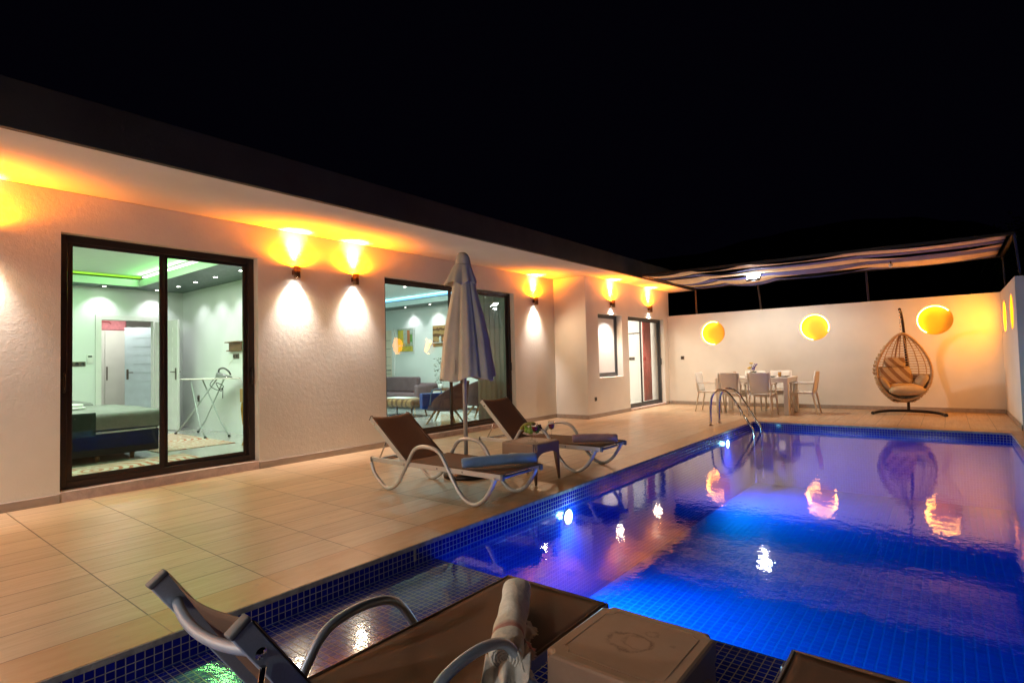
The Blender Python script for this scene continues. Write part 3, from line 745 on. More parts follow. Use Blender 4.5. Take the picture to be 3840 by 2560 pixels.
lounger('sun_lounger', 'farther deck lounger with pale frame carrying a mauve rolled towel', (-4.715, 5.525, 0), 0, radians(44.5))
lounger('sun_lounger', 'foreground lounger standing on the pool shelf with a cream rolled towel', (-1.545, .48, ZSH-.012), pi/2, radians(55.5), .655, .55)
lounger('sun_lounger', 'lounger on the pool shelf cut off at the bottom right corner', (-.215, .53, ZSH-.012), pi/2, radians(50), .655, .55)

def towel(p0, p1, r, label, m, fringe=False):
    p0, p1 = Vector(p0), Vector(p1); d = p1-p0; L = d.length
    t = tag(empty('rolled_towel', p0), label, 'towel')
    t.rotation_euler = d.to_track_quat('X', 'Z').to_euler()
    rr = random.Random(len(label))
    def f(u, v):
        a = 2*pi*v; e_ = min(u, 1-u); q = 1 if e_ > .02 else .80+.2*(e_/.02)
        R = r*q*(1+.05*sin(7*u+3*a)+.025*sin(23*u+a*2)) ; R2 = R*(.86 if sin(a) < 0 else 1)
        return Vector((L*u, R*cos(a)*1.12, R2*sin(a)))
    MB().grid(f, 40, 28).build('roll', m, t)
    for e_, sg in ((0, -1), (L, 1)):
        sp = MB()
        pts = [Vector((e_+sg*.001-sg*.004*k/60, (.9*r*(1-k/62))*cos(k*.5)*1.1, (.9*r*(1-k/62))*sin(k*.5)*.9)) for k in range(60)]
        sp.tube(pts, .0045, 5); sp.lathe([(0, 0), (r*.86, 0)], n=20, cap=False)
        bmesh.ops.transform(sp.b, matrix=Matrix.Identity(4), verts=[])
        # lathe disc lies in xy: rebuild as an end cap across x
        sp.b.free(); sp = MB(); sp.tube(pts, .0045, 5)
        sp.b.faces.new([sp.b.verts.new((e_-sg*.003, r*.9*cos(2*pi*k/20)*1.1, r*.84*sin(2*pi*k/20))) for k in range(20)])
        sp.build('rolled_end', m, t)
    if fringe:
        jg = [rr.uniform(-.25, .45) for _ in range(61)]
        def fl_(u, v): return Vector((L*(.45+.60*u)+.01*sin(9*v), r*(.96+(.62+.5*jg[int(u*60)]*(v > .9))*v)+.010*sin(14*u), -r*(.2+.66*v)+.008*sin(21*u+3)))
        MB().grid(fl_, 60, 6).build('loose_flap', m, t, thick=.003)
        def f2(u, v): return Vector((L*(.94+(.20+.12*jg[int(u*60)]*(v > .9))*v)+.012*sin(17*u), -r*1.3+2.9*r*u, -r*(.1+.70*v)+.014*sin(12*u+2)*(.4+v)))
        MB().grid(f2, 60, 8).build('loose_flap', m, t, thick=.003)
    return t
towel((-3.41, 3.56, .358), (-3.01, 4.10, .362), .050, 'rolled blue towel on the nearer deck lounger', TBLUE)
towel((-3.38, 5.34, .355), (-2.97, 5.62, .355), .050, 'rolled mauve towel on the farther deck lounger', TPINK)
towel((-1.605, 2.02, ZSH+.352), (-1.27, 1.52, ZSH+.352), .056, 'rolled cream towel with loose fringed edge on the foreground lounger', TCREAM, True)

# ================================================================ PLASTIC SIDE TABLES
def stained_plastic():
    m, nt, b, v = base('water stained taupe plastic'); b.inputs['Roughness'].default_value = .5
    sx = nd(nt, 'ShaderNodeSeparateXYZ'); nt.links.new(v, sx.inputs[0])
    nz = mathn(nt, 'MULTIPLY', mathn(nt, 'SUBTRACT', noise(nt, v, 14, 4, .6), .5), .09)
    def ring(cx, cy, R0, w_, k):
        dx = mathn(nt, 'MULTIPLY', mathn(nt, 'SUBTRACT', sx.outputs[0], cx), .8); dy = mathn(nt, 'SUBTRACT', sx.outputs[1], cy)
        d = mathn(nt, 'SQRT', mathn(nt, 'ADD', mathn(nt, 'MULTIPLY', dx, dx), mathn(nt, 'MULTIPLY', dy, dy)))
        e_ = mathn(nt, 'ABSOLUTE', mathn(nt, 'SUBTRACT', mathn(nt, 'ADD', d, nz), R0))
        return mathn(nt, 'MULTIPLY', remap(nt, e_, 0, w_, 1, 0), k)
    g = mathn(nt, 'MAXIMUM', ring(-.01, .0, .062, .012, .8), mathn(nt, 'MAXIMUM', ring(.02, .01, .045, .008, .5), mathn(nt, 'MAXIMUM', ring(.03, .10, .02, .006, .6), ring(.13, .06, .0, .016, .9))))
    top = remap(nt, sx.outputs[2], .37, .38, 0, 1)
    dust = remap(nt, noise(nt, v, 22, 5, .7), .45, .75, 0, .35)
    c = mixc(nt, dust, (.41, .26, .165), (.46, .32, .22)); c = mixc(nt, mathn(nt, 'MULTIPLY', mathn(nt, 'MULTIPLY', g, top), remap(nt, noise(nt, v, 40, 3), .35, .6, .25, 1)), c, (.15, .075, .04))
    nt.links.new(c, b.inputs['Base Color']); return m
def stool(label, cx, cy, z0, s, h, rz=0, PLAST=PLAST):
    t = tag(empty('side_table', (cx, cy, z0), rz), label, 'side table', 'taupe plastic side tables')
    a = s/2; nt_ = .032
    # top with notched corners
    def outline(a, n_):
        P = []
        for q in range(4):
            R = Matrix.Rotation(q*pi/2, 3, 'Z')
            c_ = Vector((a-.012, a-.012, 0))
            for k in range(7):
                an = pi+pi/2-(pi/2)*k/6-0
                P.append(R @ Vector((a-.004+n_*0-(n_*cos(pi/2*k/6)), a-.004-(n_*sin(pi/2*k/6)), 0)) if False else R @ Vector((a-n_*(cos(pi/2*k/6)), a-n_*(1-0)*1.0*(sin(pi/2*k/6)) , 0)))
        return P
    # concave quarter-circle notch centred on each corner
    def outl(a, n_, z):
        P = []
        for q in range(4):
            R = Matrix.Rotation(q*pi/2, 3, 'Z')
            for k in range(9):
                an = radians(270)-radians(90)*k/8
                p = R @ Vector((a+n_*cos(an), a+n_*sin(an), 0)); P.append(Vector((p.x, p.y, z)))
        return P
    w = MB()
    w.rings([outl(a, nt_, h-.075), outl(a, nt_, h-.012), outl(a-.004, nt_, h-.004), outl(a-.012, nt_, h)], cap=True, smooth=False)
    top = w.build('top', PLAST, t)
    g = MB(); go = outl(a-.045, nt_, h+.0006)
    g.tube(go, .0016, 5, closed=True); g.build('rim_groove', CAPS if False else PLAST, top)
    for sx in (-1, 1):
        for sy in (-1, 1):
            l = MB(); m_ = 8
            rings = []
            for k in range(m_+1):
                q = k/m_; z = (h-.02)*(1-q); o_ = a-.024+.018*q; wd = .034*(1-.35*q)
                cx_, cy_ = sx*(o_-wd*.5), sy*(o_-wd*.5)
                hw_ = wd*.5+.012*(1-q)
                rings.append([Vector((cx_-hw_, cy_-hw_, z)), Vector((cx_+hw_, cy_-hw_, z)), Vector((cx_+hw_, cy_+hw_, z)), Vector((cx_-hw_, cy_+hw_, z))])
            l.rings(rings, smooth=False); lo = l.build('leg', PLAST, t)
            bv = lo.modifiers.new('b', 'BEVEL'); bv.width = .006; bv.segments = 2
    ap = MB()
    for q in range(4):
        R = Matrix.Rotation(q*pi/2, 4, 'Z')
        # apron arch
        for k in range(12):
            u0, u1 = -1+2*k/12, -1+2*(k+1)/12
            d0 = .03+.045*abs(u0)**4; d1 = .03+.045*abs(u1)**4
            y = a-.010
            pts = [R @ Vector((u0*(a-.05), y, h-.07)), R @ Vector((u1*(a-.05), y, h-.07)), R @ Vector((u1*(a-.05), y, h-.07-d1)), R @ Vector((u0*(a-.05), y, h-.07-d0))]
            ap.quad(pts)
    bmesh.ops.remove_doubles(ap.b, verts=ap.b.verts[:], dist=.0005)
    for o_ in split_parts(ap.build('apron', PLAST, t)):
        md = o_.modifiers.new('thick', 'SOLIDIFY'); md.thickness = .004; md.offset = 0
    return t
stool('taupe plastic side table with glasses and fruit between the deck loungers', -3.495, 4.69, 0, .455, .408)
stool('empty taupe plastic side table with water stain on the pool shelf', -.935, 1.835, ZSH-.01, .465, .385, 0, stained_plastic())
# fruit stand and glasses
GLS = fresnel_sheet('clear glass', (.93, .93, .93), 1.5, 0, .03)
WINE = mat('red wine', (.28, .006, .012), .15, coat=.5)
JUICE = mat('orange juice', (.80, .36, .02), .2)
def wineglass(x, y, label):
    t = tag(empty('wine_glass', (x, y, .408)), label, 'glass', 'wine glasses on the side table')
    MB().lathe([(.0, .0), (.033, .001), (.032, .004), (.008, .010), (.0045, .02), (.0045, .085), (.012, .10), (.026, .115), (.034, .135), (.036, .165), (.033, .20), (.0315, .20), (.0345, .165), (.032, .137), (.022, .118), (.0, .106)], n=24, cap=False).build('stemware', GLS, t)
    MB().lathe([(.0, .109), (.020, .119), (.030, .136), (.0328, .155), (.0322, .162), (.0, .162)], n=20, cap=False).build('wine', WINE, t)
wineglass(-3.37, 4.60, 'wine glass with red wine standing in front of the fruit')
wineglass(-3.335, 4.85, 'wine glass with red wine standing apart at the right of the side table')
fs = tag(empty('fruit_stand', (-3.47, 4.68, .408)), 'stemmed glass dish under the fruit on the side table', 'dish')
MB().lathe([(0, 0), (.05, .002), (.048, .006), (.012, .014), (.009, .03), (.014, .055), (.05, .062), (.095, .078), (.098, .082), (.05, .068), (0, .064)], n=28, cap=False).build('dish', GLS, fs)
PEAR = mat('green pear', (.17, .30, .03), .4, var=.2); BANA = mat('banana skin', (.34, .28, .04), .5, var=.3, vs=20); GRAP = mat('dark grape', (.06, .015, .02), .35); APPL = mat('red apple', (.26, .05, .03), .35, var=.4)
for k, (dx, dy, dz, r_, lab) in enumerate(((-.035, -.03, .115, .036, 'left green pear on the glass dish'), (.02, -.045, .112, .036, 'middle green pear on the glass dish behind the wine glass'), (.055, .015, .112, .033, 'right green pear on the glass dish'))):
    t = tag(empty('pear', (-3.47+dx, 4.68+dy, .408+dz)), lab, 'pear', 'green pears in the fruit dish')
    MB().lathe([(0, -r_), (r_*.6, -r_*.85), (r_*.98, -r_*.3), (r_, .0), (r_*.75, r_*.55), (r_*.42, r_*1.0), (r_*.3, r_*1.4), (0, r_*1.5)], n=18, cap=False).build('flesh', PEAR, t, xf=Matrix.Rotation(.6*(k-1), 4, 'Y'))
    MB().tube([(0, 0, r_*1.45), (.004, 0, r_*1.8)], .002, 6).build('stalk', WOODB, t, xf=Matrix.Rotation(.6*(k-1), 4, 'Y'))
t = tag(empty('banana_bunch', (-3.49, 4.69, .545)), 'greenish yellow bananas lying over the pears', 'bananas')
for k in range(3):
    o_ = -.02+.022*k
    MB().tube(cr([(.045, o_, .035), (0, o_-.01, .045), (-.05, o_-.012, .030), (-.095, o_-.006, -.002), (-.11, o_, -.02)], 5), [.006]+[.017]*19+[.006], 8).build('banana', BANA, t)
t = tag(empty('grapes', (-3.405, 4.73, .545)), 'small cluster of dark grapes at the right of the fruit', 'grapes')
rg = random.Random(3)
for k in range(14): MB().ball((rg.uniform(-.025, .025), rg.uniform(-.025, .025), rg.uniform(-.03, .03)), .011, n=10).build('grape', GRAP, t)

# ================================================================ CLOSED PARASOL
pa = tag(empty('parasol', (-4.21, 4.453, 0)), 'closed grey beige canvas parasol on a white pole beside the deck loungers', 'parasol')
MB().lathe([(.0, 0), (.25, 0), (.255, .02), (.25, .045), (.06, .055), (.03, .10), (.028, .12), (0, .12)], n=40, cap=False).build('base', DARKM, pa)
MB().tube([(0, 0, .05), (.0, 0, 1.3), (0, 0, 2.42)], .0235, 16).build('pole', ALUW, pa)
prof = [(0, 2.475), (.035, 2.474), (.058, 2.455), (.075, 2.42), (.085, 2.37), (.095, 2.30), (.108, 2.22), (.128, 2.10), (.155, 1.95), (.185, 1.80), (.215, 1.63), (.245, 1.45), (.262, 1.30), (.282, 1.17), (.298, 1.07)]
def canopy(u, v):
    q = u*(len(prof)-1); i = min(int(q), len(prof)-2); f = q-i
    r_ = prof[i][0]*(1-f)+prof[i+1][0]*f; z = prof[i][1]*(1-f)+prof[i+1][1]*f
    a = 2*pi*v; k = min(1, max(0, (2.40-z)/.7))
    fold = (abs(sin(3.0*a+.6+.5*u+.5*sin(a)))**.8-.5)*.27+.05*sin(7*a+3*u)+.02*sin(19*a+4*u)
    rr = r_*(1+k*fold)
    zz = z-.018*sin(4*a+1)*u**3*1.5
    return Vector((rr*cos(a)+.028*u, rr*sin(a)*.92+.02*u, zz))
MB().grid(canopy, 60, 160).build('canopy', CANVAS, pa, thick=.003)
def vent(u, v):
    a = 2*pi*v; z = 2.34-.22*u; r_ = .098+.062*u
    rr = r_*(1+.16*u*(abs(sin(4*a+.4))-.5)+.05*sin(9*a)*u)
    ex = .05*u*max(0, cos(a-radians(215)))
    return Vector(((rr+ex)*cos(a), (rr+ex)*sin(a)*.92, z-.02*sin(5*a)*u))
MB().grid(vent, 16, 120).build('vent_cap', CANVAS, pa, thick=.003)
st = MB()
for k in range(8):
    a = 2*pi*k/8+.25
    st.tube([(cos(a)*.24*1.12+.02, sin(a)*.24, 1.28), (cos(a)*.26*1.13+.02, sin(a)*.26, 1.12)], .006, 6)
st.build('tie_strap', CANVAS, pa)
MB().tube([(-.02, 0, 1.10), (-.03, 0, 1.02)], .03, 10).build('runner_hub', CAPS, pa)

# ================================================================ POOL LADDER
ld = tag(empty('pool_ladder', (-3.1, 10.3, 0)), 'polished steel handrails of the pool ladder at the far left corner', 'pool ladder')
for y in (10.06-10.3, 10.54-10.3):
    X = lambda x, z: (x+3.1, y, z)
    path = cr([X(-3.415, .0), X(-3.41, .25), X(-3.39, .46), X(-3.345, .575), X(-3.26, .64), X(-3.16, .635), X(-3.07, .575), X(-2.98, .455), X(-2.87, .27), X(-2.76, .08), X(-2.695, -.04), X(-2.675, -.16), X(-2.675, -.5), X(-2.675, -.95)], 6)
    h = MB().tube(path, .0205, 14).build('handrail', STEEL, ld)
    MB().lathe([(0, .012), (.028, .012), (.05, .004), (.052, 0)], X(-3.415, .0), 20, cap=False).build('flange', STEEL, h)
for z in (-.45, -.72): MB().box(.425-.035, .425+.035, -.24, .24, z-.012, z+.012, .004).build('tread', STEEL, ld)

# ================================================================ POOL LAMPS
def poollamp(x, y, z, d, label, e):
    t = tag(empty('pool_lamp', (x, y, z)), label, 'pool light', 'round underwater pool lights')
    R = Vector(d).to_track_quat('Z', 'Y').to_matrix().to_4x4()
    MB().lathe([(.075, .0), (.075, .010), (.066, .014), (.058, .010)], n=28, cap=False).build('bezel', WPLAST, t, xf=R)
    MB().lathe([(0, .014), (.060, .010)], n=28, cap=False).build('lens', POOLL, t, xf=R)
    light('SPOT', Vector(d)*.05, e*13, (.50, .88, 1.), t, .05, Vector(d)+Vector((0, 0, -.75 if d[0] else -1.5)), 168 if d[0] else 92, 1.)
    if d[0]: light('POINT', Vector(d)*.08, e*.16, (.55, .90, 1.), t, .04)
poollamp(PX0, 4.51, -.26, (1, 0, 0), 'bright underwater lamp on the side wall near the loungers', 30)
poollamp(PX0, 9.43, -.215, (1, 0, 0), 'bright underwater lamp on the side wall below the ladder', 24)
poollamp(-1.9, SHY, -.40, (0, 1, 0), 'left hidden underwater lamp added on the riser below the pool shelf', 15)  # added below the shelf edge to brighten the near pool
poollamp(-.1, SHY, -.40, (0, 1, 0), 'right hidden underwater lamp added on the riser below the pool shelf', 18)  # also added, hidden under the shelf, for near pool light

# ================================================================ DINING SET
def dining_chair(label, loc, rz):
    """faces local +y (towards the table)"""
    t = tag(empty('dining_chair', loc, rz), label, 'chair', 'white plastic armchairs around the dining table')
    MB().box(-.225, .225, -.21, .22, .425, .455, .012).build('seat', WPLAST, t)
    def bk(u, v):
        z = .46+.43*u; x = (v-.5)*2*(.175+.035*u); y = -.20-.075*u-.02*cos(pi*(v-.5)*2)*0-.025*(1-(2*v-1)**2)
        return Vector((x, y, z))
    MB().grid(bk, 8, 8).build('backrest', WPLAST, t, thick=.022)
    for s in (-1, 1):
        MB().tube([(s*.205, .19, .64), (s*.215, .20, .44), (s*.235, .235, 0)], [.02, .02, .014], 8).build('leg', WPLAST, t)
        MB().tube([(s*.195, -.20, .46), (s*.205, -.215, .40), (s*.225, -.285, 0)], [.021, .02, .014], 8).build('leg', WPLAST, t)
        MB().box(s*.225-.022, s*.225+.022, -.235, .215, .635, .66, .008).build('armrest', WPLAST, t)
        MB().tube([(s*.215, -.21, .44), (s*.222, -.245, .65), (s*.212, -.275, .885)], .015, 8).build('back_post', WPLAST, t)
    MB().box(-.21, .21, .17, .20, .36, .425, .005).build('front_apron', WPLAST, t)
    return t
dt = tag(empty('dining_table', (-3.33, 12.86, 0)), 'white plastic rectangular dining table against the back wall', 'table')
MB().box(-.74, .74, -.485, .485, .745, .775, .006).build('tabletop', WPLAST, dt)
for sx in (-1, 1):
    for sy in (-1, 1): MB().box(sx*.69-.045, sx*.69+.045, sy*.435-.045, sy*.435+.045, .0, .745, .006).build('leg', WPLAST, dt)
ap = MB(); ap.box(-.645, .645, -.47, -.45, .67, .745); ap.box(-.645, .645, .45, .47, .67, .745); ap.box(-.725, -.705, -.39, .39, .67, .745); ap.box(.705, .725, -.39, .39, .67, .745); ap.build('apron', WPLAST, dt)
dining_chair('white armchair on the pool side of the table, left one seen from behind', (-3.68, 12.33, 0), 0)
dining_chair('white armchair on the pool side of the table, right one seen from behind', (-3.07, 12.31, 0), 0)
dining_chair('white armchair between the table and back wall, left one', (-3.58, 13.50, 0), pi)
dining_chair('white armchair between the table and back wall, right one', (-3.02, 13.50, 0), pi)
dining_chair('white armchair at the left end of the dining table', (-4.31, 12.78, 0), -pi/2)
dining_chair('white armchair at the right end of the dining table seen in profile', (-2.42, 12.95, 0), pi/2)
TZ = .776
vs = tag(empty('flower_pot', (-3.37, 12.8, TZ)), 'small red pot of yellow and purple flowers on the dining table', 'flower pot')
MB().lathe([(0, 0), (.035, 0), (.045, .06), (.047, .075), (0, .07)], n=20, cap=False).build('pot', mat('terracotta', (.35, .10, .05), .6), vs)
YEL = mat('yellow petals', (.65, .42, .02), .6); PUR = mat('purple petals', (.10, .05, .30), .6)
rf = random.Random(5)
for (dx, dz, m_) in ((-.085, .19, YEL), (-.04, .30, YEL), (-.06, .21, YEL), (.0, .20, PUR), (.03, .23, PUR), (.055, .27, PUR), (.01, .17, PUR)):
    y = rf.uniform(-.03, .03)
    MB().tube([(0, 0, .06), (dx*.5, y*.5, dz*.6), (dx, y, dz)], .003, 5).build('stem', LEAF, vs)
    f = MB()
    for k in range(7): f.ball((dx+.022*cos(k*.9), y+.022*sin(k*.9), dz+.008*sin(k*2.)), .016, .016, .010, 8)
    f.build('flower', m_, vs)
lf = MB()
for k in range(26):
    a = rf.uniform(0, 2*pi); q = Vector((.03*cos(a), .03*sin(a), .07)); d = Vector((cos(a), sin(a), rf.uniform(.3, 1.4))).normalized()*rf.uniform(.05, .09); n_ = d.cross(Vector((0, 0, 1))).normalized()*.014
    lf.quad([q, q+d*.5+n_, q+d, q+d*.5-n_])
lf.build('leaves', LEAF, vs)
def tumbler(x, y, label):
    t = tag(empty('juice_glass', (x, y, TZ)), label, 'glass', 'glasses of orange juice on the dining table')
    MB().lathe([(0, 0), (.030, 0), (.036, .125), (.034, .125), (.028, .006), (0, .006)], n=20, cap=False).build('tumbler', GLS, t)
    MB().lathe([(0, .008), (.0275, .008), (.0325, .105), (0, .105)], n=20, cap=False).build('juice', JUICE, t)
tumbler(-2.79, 12.60, 'glass of orange juice near the right end of the dining table'); tumbler(-3.75, 12.75, 'glass of orange juice behind the left pool side chair')
PLB = mat('dark plate glaze', (.03, .035, .06), .2)
for k, (x, y, lab) in enumerate(((-2.95, 12.60, 'dark plate beside the right orange juice'), (-2.70, 12.66, 'dark cup sized plate at the right end of the dining table'), (-3.40, 12.6, 'dark plate between the two pool side chair backs'))):
    t = tag(empty('plate', (x, y, TZ)), lab, 'plate', 'dark plates on the dining table')
    MB().lathe([(0, .003), (.05, .003), (.10, .018), (.102, .02), (.05, .008), (0, .008)], n=24, cap=False).build('dish', PLB, t)
    MB().box(-.03, .03, -.045, .045, .010, .035, .006).build('folded_napkin', WTOW, t)

# ================================================================ EGG CHAIR
eg = tag(empty('egg_chair', (-.66, 13.75, 0)), 'rattan egg swing chair with cushions hanging from a dark stand', 'hanging chair')
MB().tube(cr([(-.56, -.46, .03), (-.46, -.30, .045), (-.30, -.12, .05), (0, -.02, .05), (.30, -.12, .05), (.48, -.30, .045), (.58, -.46, .03)], 6), .030, 12).build('base', DARKM, eg)
for x in (-.56, .58): MB().tube([(x, -.455, .03), (x*1.03, -.49, .028)], .033, 12).build('foot_cap', BLACKP, eg)
pole = cr([(0, -.02, .05), (.0, .10, .5), (-.005, .22, 1.0), (-.02, .24, 1.45), (-.035, .12, 1.85), (-.05, -.10, 2.06), (-.055, -.30, 2.10)], 6)
MB().tube(pole, .026, 12).build('pole', DARKM, eg)
ch = MB()
for k in range(13):
    z = 2.075-.035*k; r_ = .014
    ch.tube([(-.055+(r_*cos(a) if k % 2 else 0), -.30+(0 if k % 2 else r_*cos(a)), z+.024*sin(a)) for a in [2*pi*j/10 for j in range(10)]], .0035, 5, True)
ch.build('chain', STEEL, eg)
# basket
bk_ = tag(empty('x'), 'x', 'x'); bpy.data.objects.remove(bk_)
EC = Vector((-.055, -.30, 0)); ZT_, ZB_ = 1.61, .29; ry_ = radians(22)
def rad(z):
    q = (z-ZB_)/(ZT_-ZB_); q = min(1, max(0, q))
    return .475*(max(0, sin(pi*q**.80))**.62)*(1 if q < .5 else (1-.10*(q-.5)))
def epos(th, z, k=1.0):
    """th 0..pi runs round the back from right rim to left rim"""
    r_ = rad(z); q = (z-ZB_)/(ZT_-ZB_); dep = .62*r_/.475*.80+.02
    x = r_*cos(th)*k; y = dep*sin(th)*.9*k-.12*(1-abs(2*q-1))*0-.06
    return Vector((x*cos(ry_)-y*sin(ry_), x*sin(ry_)+y*cos(ry_), 0))+Vector((EC.x, EC.y, z))
zs_ = [ZB_+(ZT_-ZB_)*(.5-.5*cos(pi*k/40)) for k in range(41)]
rimp = [epos(0, z) for z in zs_]+[epos(pi, z) for z in reversed(zs_[1:-1])]
MB().tube(rimp, .026, 10, True).build('rim', RATT, eg)
lat = MB()
for z in [.74+.052*k for k in range(16)]:
    if z < 1.58: lat.tube([epos(pi*k/24, z) for k in range(25)], .0085, 6)
for k in range(1, 9):
    th = pi*k/9
    lat.tube([epos(th, z) for z in zs_ if z > .60 and z < 1.605], .010, 6)
lat.tube([epos(pi/2, z, 1.01) for z in zs_ if z > .60], .017, 8)
lat.build('lattice', RATT, eg)
def shell(u, v):
    z = ZB_+.05+(.78-ZB_-.05)*u; p = epos(pi*v, z, 1.0+.05*(1-u)+.03*sin(40*v)*sin(46*u)); p.z -= .085*(1-u)**2*sin(pi*v)**.5+.02*(1-u); return p
MB().grid(shell, 40, 80).build('woven_shell', RATTD, eg, thick=.02)
sh = MB(); rk = random.Random(9)
for k in range(11):
    z0 = .32+.042*k
    sh.tube([epos(pi*j/46, z0+.014*sin(j*1.35+k*2.2), 1.05)-Vector((0, 0, max(0, .06-.006*k))) for j in range(47)], .012, 6)
for z in [.80+.075*k for k in range(8)]:   # loose weave at the left flank
    for th in (2.35, 2.55, 2.75, 2.95, 3.1):
        p = epos(th, z, 1.06); q = epos(th+.14, z+.05, 1.10); sh.tube([p, (p+q)/2+Vector((0, .01, .01)), q], .010, 6)
sh.build('weave', RATTD, eg)
cb = EC+Vector((0, 0, 0)); Rz = Matrix.Rotation(ry_, 4, 'Z')
def cush(c_, sx, sy, sz, rot, m_, name):
    def f(u, v):
        a = (u-.5)*2; b2 = (v-.5)*2
        return a, b2
    w = MB(); n = 14
    for sg in (1, -1):
        def g(u, v, sg=sg):
            a, b2 = (u-.5)*2, (v-.5)*2; e_ = max(0, (1-abs(a)**3)*(1-abs(b2)**3))**.5
            px = 1-.07*(b2*b2); py_ = 1-.07*(a*a)
            return Vector((a*sx*px*1.0, b2*sy*py_, sg*sz*e_))
        w.grid(g, n, n)
    bmesh.ops.remove_doubles(w.b, verts=w.b.verts[:], dist=.0008)
    X = Matrix.Translation(cb) @ Rz @ Matrix.Translation(c_) @ rot
    bmesh.ops.transform(w.b, matrix=X, verts=w.b.verts[:])
    o = w.build(name, m_, None); o.location = eg.location; return o
Rx = lambda a: Matrix.Rotation(a, 4, 'X'); Ry = lambda a: Matrix.Rotation(a, 4, 'Y')
tag(cush(Vector((.03, .03, .50)), .32, .27, .11, Rx(.1), CUSHP, 'seat_cushion'), 'plump beige seat cushion in the bottom of the egg chair', 'cushion')
tag(cush(Vector((-.05, .24, .76)), .30, .20, .08, Rx(1.25), CUSH, 'back_cushion'), 'striped back cushion leaning in the egg chair', 'cushion')
tag(cush(Vector((-.03, .30, 1.03)), .19, .11, .06, Rx(1.4), CUSH, 'head_cushion'), 'small striped head cushion on top in the egg chair', 'cushion')
tag(cush(Vector((.33, .10, .64)), .17, .20, .07, Ry(-1.0), CUSHP, 'side_cushion'), 'beige side cushion at the right of the egg chair', 'cushion')
tag(cush(Vector((-.33, .07, .62)), .17, .18, .07, Ry(1.0), CUSHP, 'side_cushion'), 'beige side cushion at the left of the egg chair', 'cushion')

# ================================================================ BEDROOM
FZ = .1
bd = tag(empty('bed', (-9.5, 1.6, FZ)), 'low navy bed with grey blanket seen through the bedroom door', 'bed')
MB().box(-1.0, 1.05, -1.6, 1.29, .08, .37, .02).build('base', NAVY, bd)
MB().box(-1.0, 1.07, -1.6, 1.31, .37, .60, .06, 4).build('mattress', DGREY, bd)
def bl(u, v):   # blanket drooping over the x+ side
    s_ = u*2.55; y = -1.0+2.36*v
    if s_ < 2.0: x, z = -.95+s_, .615
    elif s_ < 2.12: q = (s_-2.0)/.12*pi/2; x, z = 1.05+.045*sin(q), .57+.045*cos(q)
    else: x, z = 1.097+.006*sin(30*v), .57-(s_-2.12)*(.38 if v > .28 else .02)
    return Vector((x, y, z+.004*sin(14*u+9*v)))
MB().grid(bl, 40, 30).build('grey_blanket', GREYB, bd, thick=.008)
MB().grid(lambda u, v: Vector((1.10+.012*sin(40*v)+.004, -1.5+2.06*v, .635-.30*u)), 10, 30).build('dark_blanket', DGREY, bd, thick=.01)
MB().grid(lambda u, v: Vector((1.055+.006*sin(30*v), -1.55+2.8*v, .385-(.05-.03*v)*u)), 4, 40).build('sheet_hem', WTOW, bd, thick=.006)
for (x, y) in ((.95, 1.0), (.95, .62), (-.9, 1.1), (.95, -1.3)): MB().lathe([(.022, 0), (.035, .09)], (x, y, 0), 12).build('leg', WOODB, bd)
b2 = tag(empty('bed', (-11.3, 1.3, FZ)), 'second grey bed farther back in the bedroom', 'bed')
MB().box(-.5, .5, -1.2, 1.45, .08, .40, .03).build('base', NAVY, b2); MB().box(-.5, .5, -1.2, 1.47, .40, .66, .07, 4).build('mattress', GREYB, b2)
for (x, y) in ((-.4, 1.3), (.4, 1.3), (-.4, -1), (.4, -1)): MB().box(x-.03, x+.03, y-.03, y+.03, 0, .08).build('leg', WOODB, b2)
def foldtowel(x, y, z, label, rz):
    t = tag(empty('folded_towel', (x, y, z), rz), label, 'towel')
    MB().box(-.22, .22, -.14, .14, 0, .035, .012, 3).build('lower_fold', WTOW, t); MB().box(-.17, .2, -.12, .12, .036, .075, .015, 3).build('upper_fold', WTOW, t)
foldtowel(-9.75, 2.15, FZ+.62, 'folded white towels near the right end of the grey blanket', .4); foldtowel(-11.3, 2.35, FZ+.665, 'folded white towels on the second bed', .2)
# doorway frame and open door leaf
w = MB(); w.box(-12.2, -12.17, 3.13, 3.22, FZ, 2.29, .003, 1); w.box(-12.2, -12.17, 4.06, 4.14, FZ, 2.29, .003, 1); w.box(-12.2, -12.17, 3.22, 4.06, 2.2, 2.29, .003, 1); vb(w, 'door_frame', WDOOR)
def leaf(name, label, hx, hy, ang, wdt=.80, m=WDOOR):
    t = tag(empty(name, (hx, hy, FZ+.01), ang), label, 'door')
    MB().box(0, wdt, -.02, .02, 0, 2.08, .003, 1).build('door_leaf', m, t)
    for k in range(10):
        z = .14+.19*k
        for s in (-1, 1): MB().box(.16, wdt-.16, s*.0205 if s > 0 else -.0255, .0255 if s > 0 else -.0205, z, z+.09, .006 if False else 0).build('panel', m, t)
    for s in (-1, 1):
        MB().box(wdt-.075, wdt-.035, s*.021 if s > 0 else -.029, .029 if s > 0 else -.021, .95, 1.17).build('handle_plate', SOCK, t)
        MB().tube([(wdt-.055, s*.028, 1.10), (wdt-.055, s*.06, 1.10), (wdt-.17, s*.06, 1.10)], .009, 8).build('handle', SOCK, t)
leaf('interior_door', 'open white panelled door between doorway and ironing board', -12.14, 4.10, radians(7.5), .80)
leaf('interior_door', 'pale bathroom door standing ajar behind the bedroom doorway', -13.6, 4.75, radians(235), .75, mat('pale blue door', (.55, .66, .72), .5))
wr = tag(empty('wardrobe', (-15.0, 3.7, FZ)), 'white wardrobe with dark handles beyond the bedroom doorway', 'wardrobe')
MB().box(-.35, .35, -1.1, .95, 0, 2.06, .004, 1).build('carcass', WDOOR, wr)
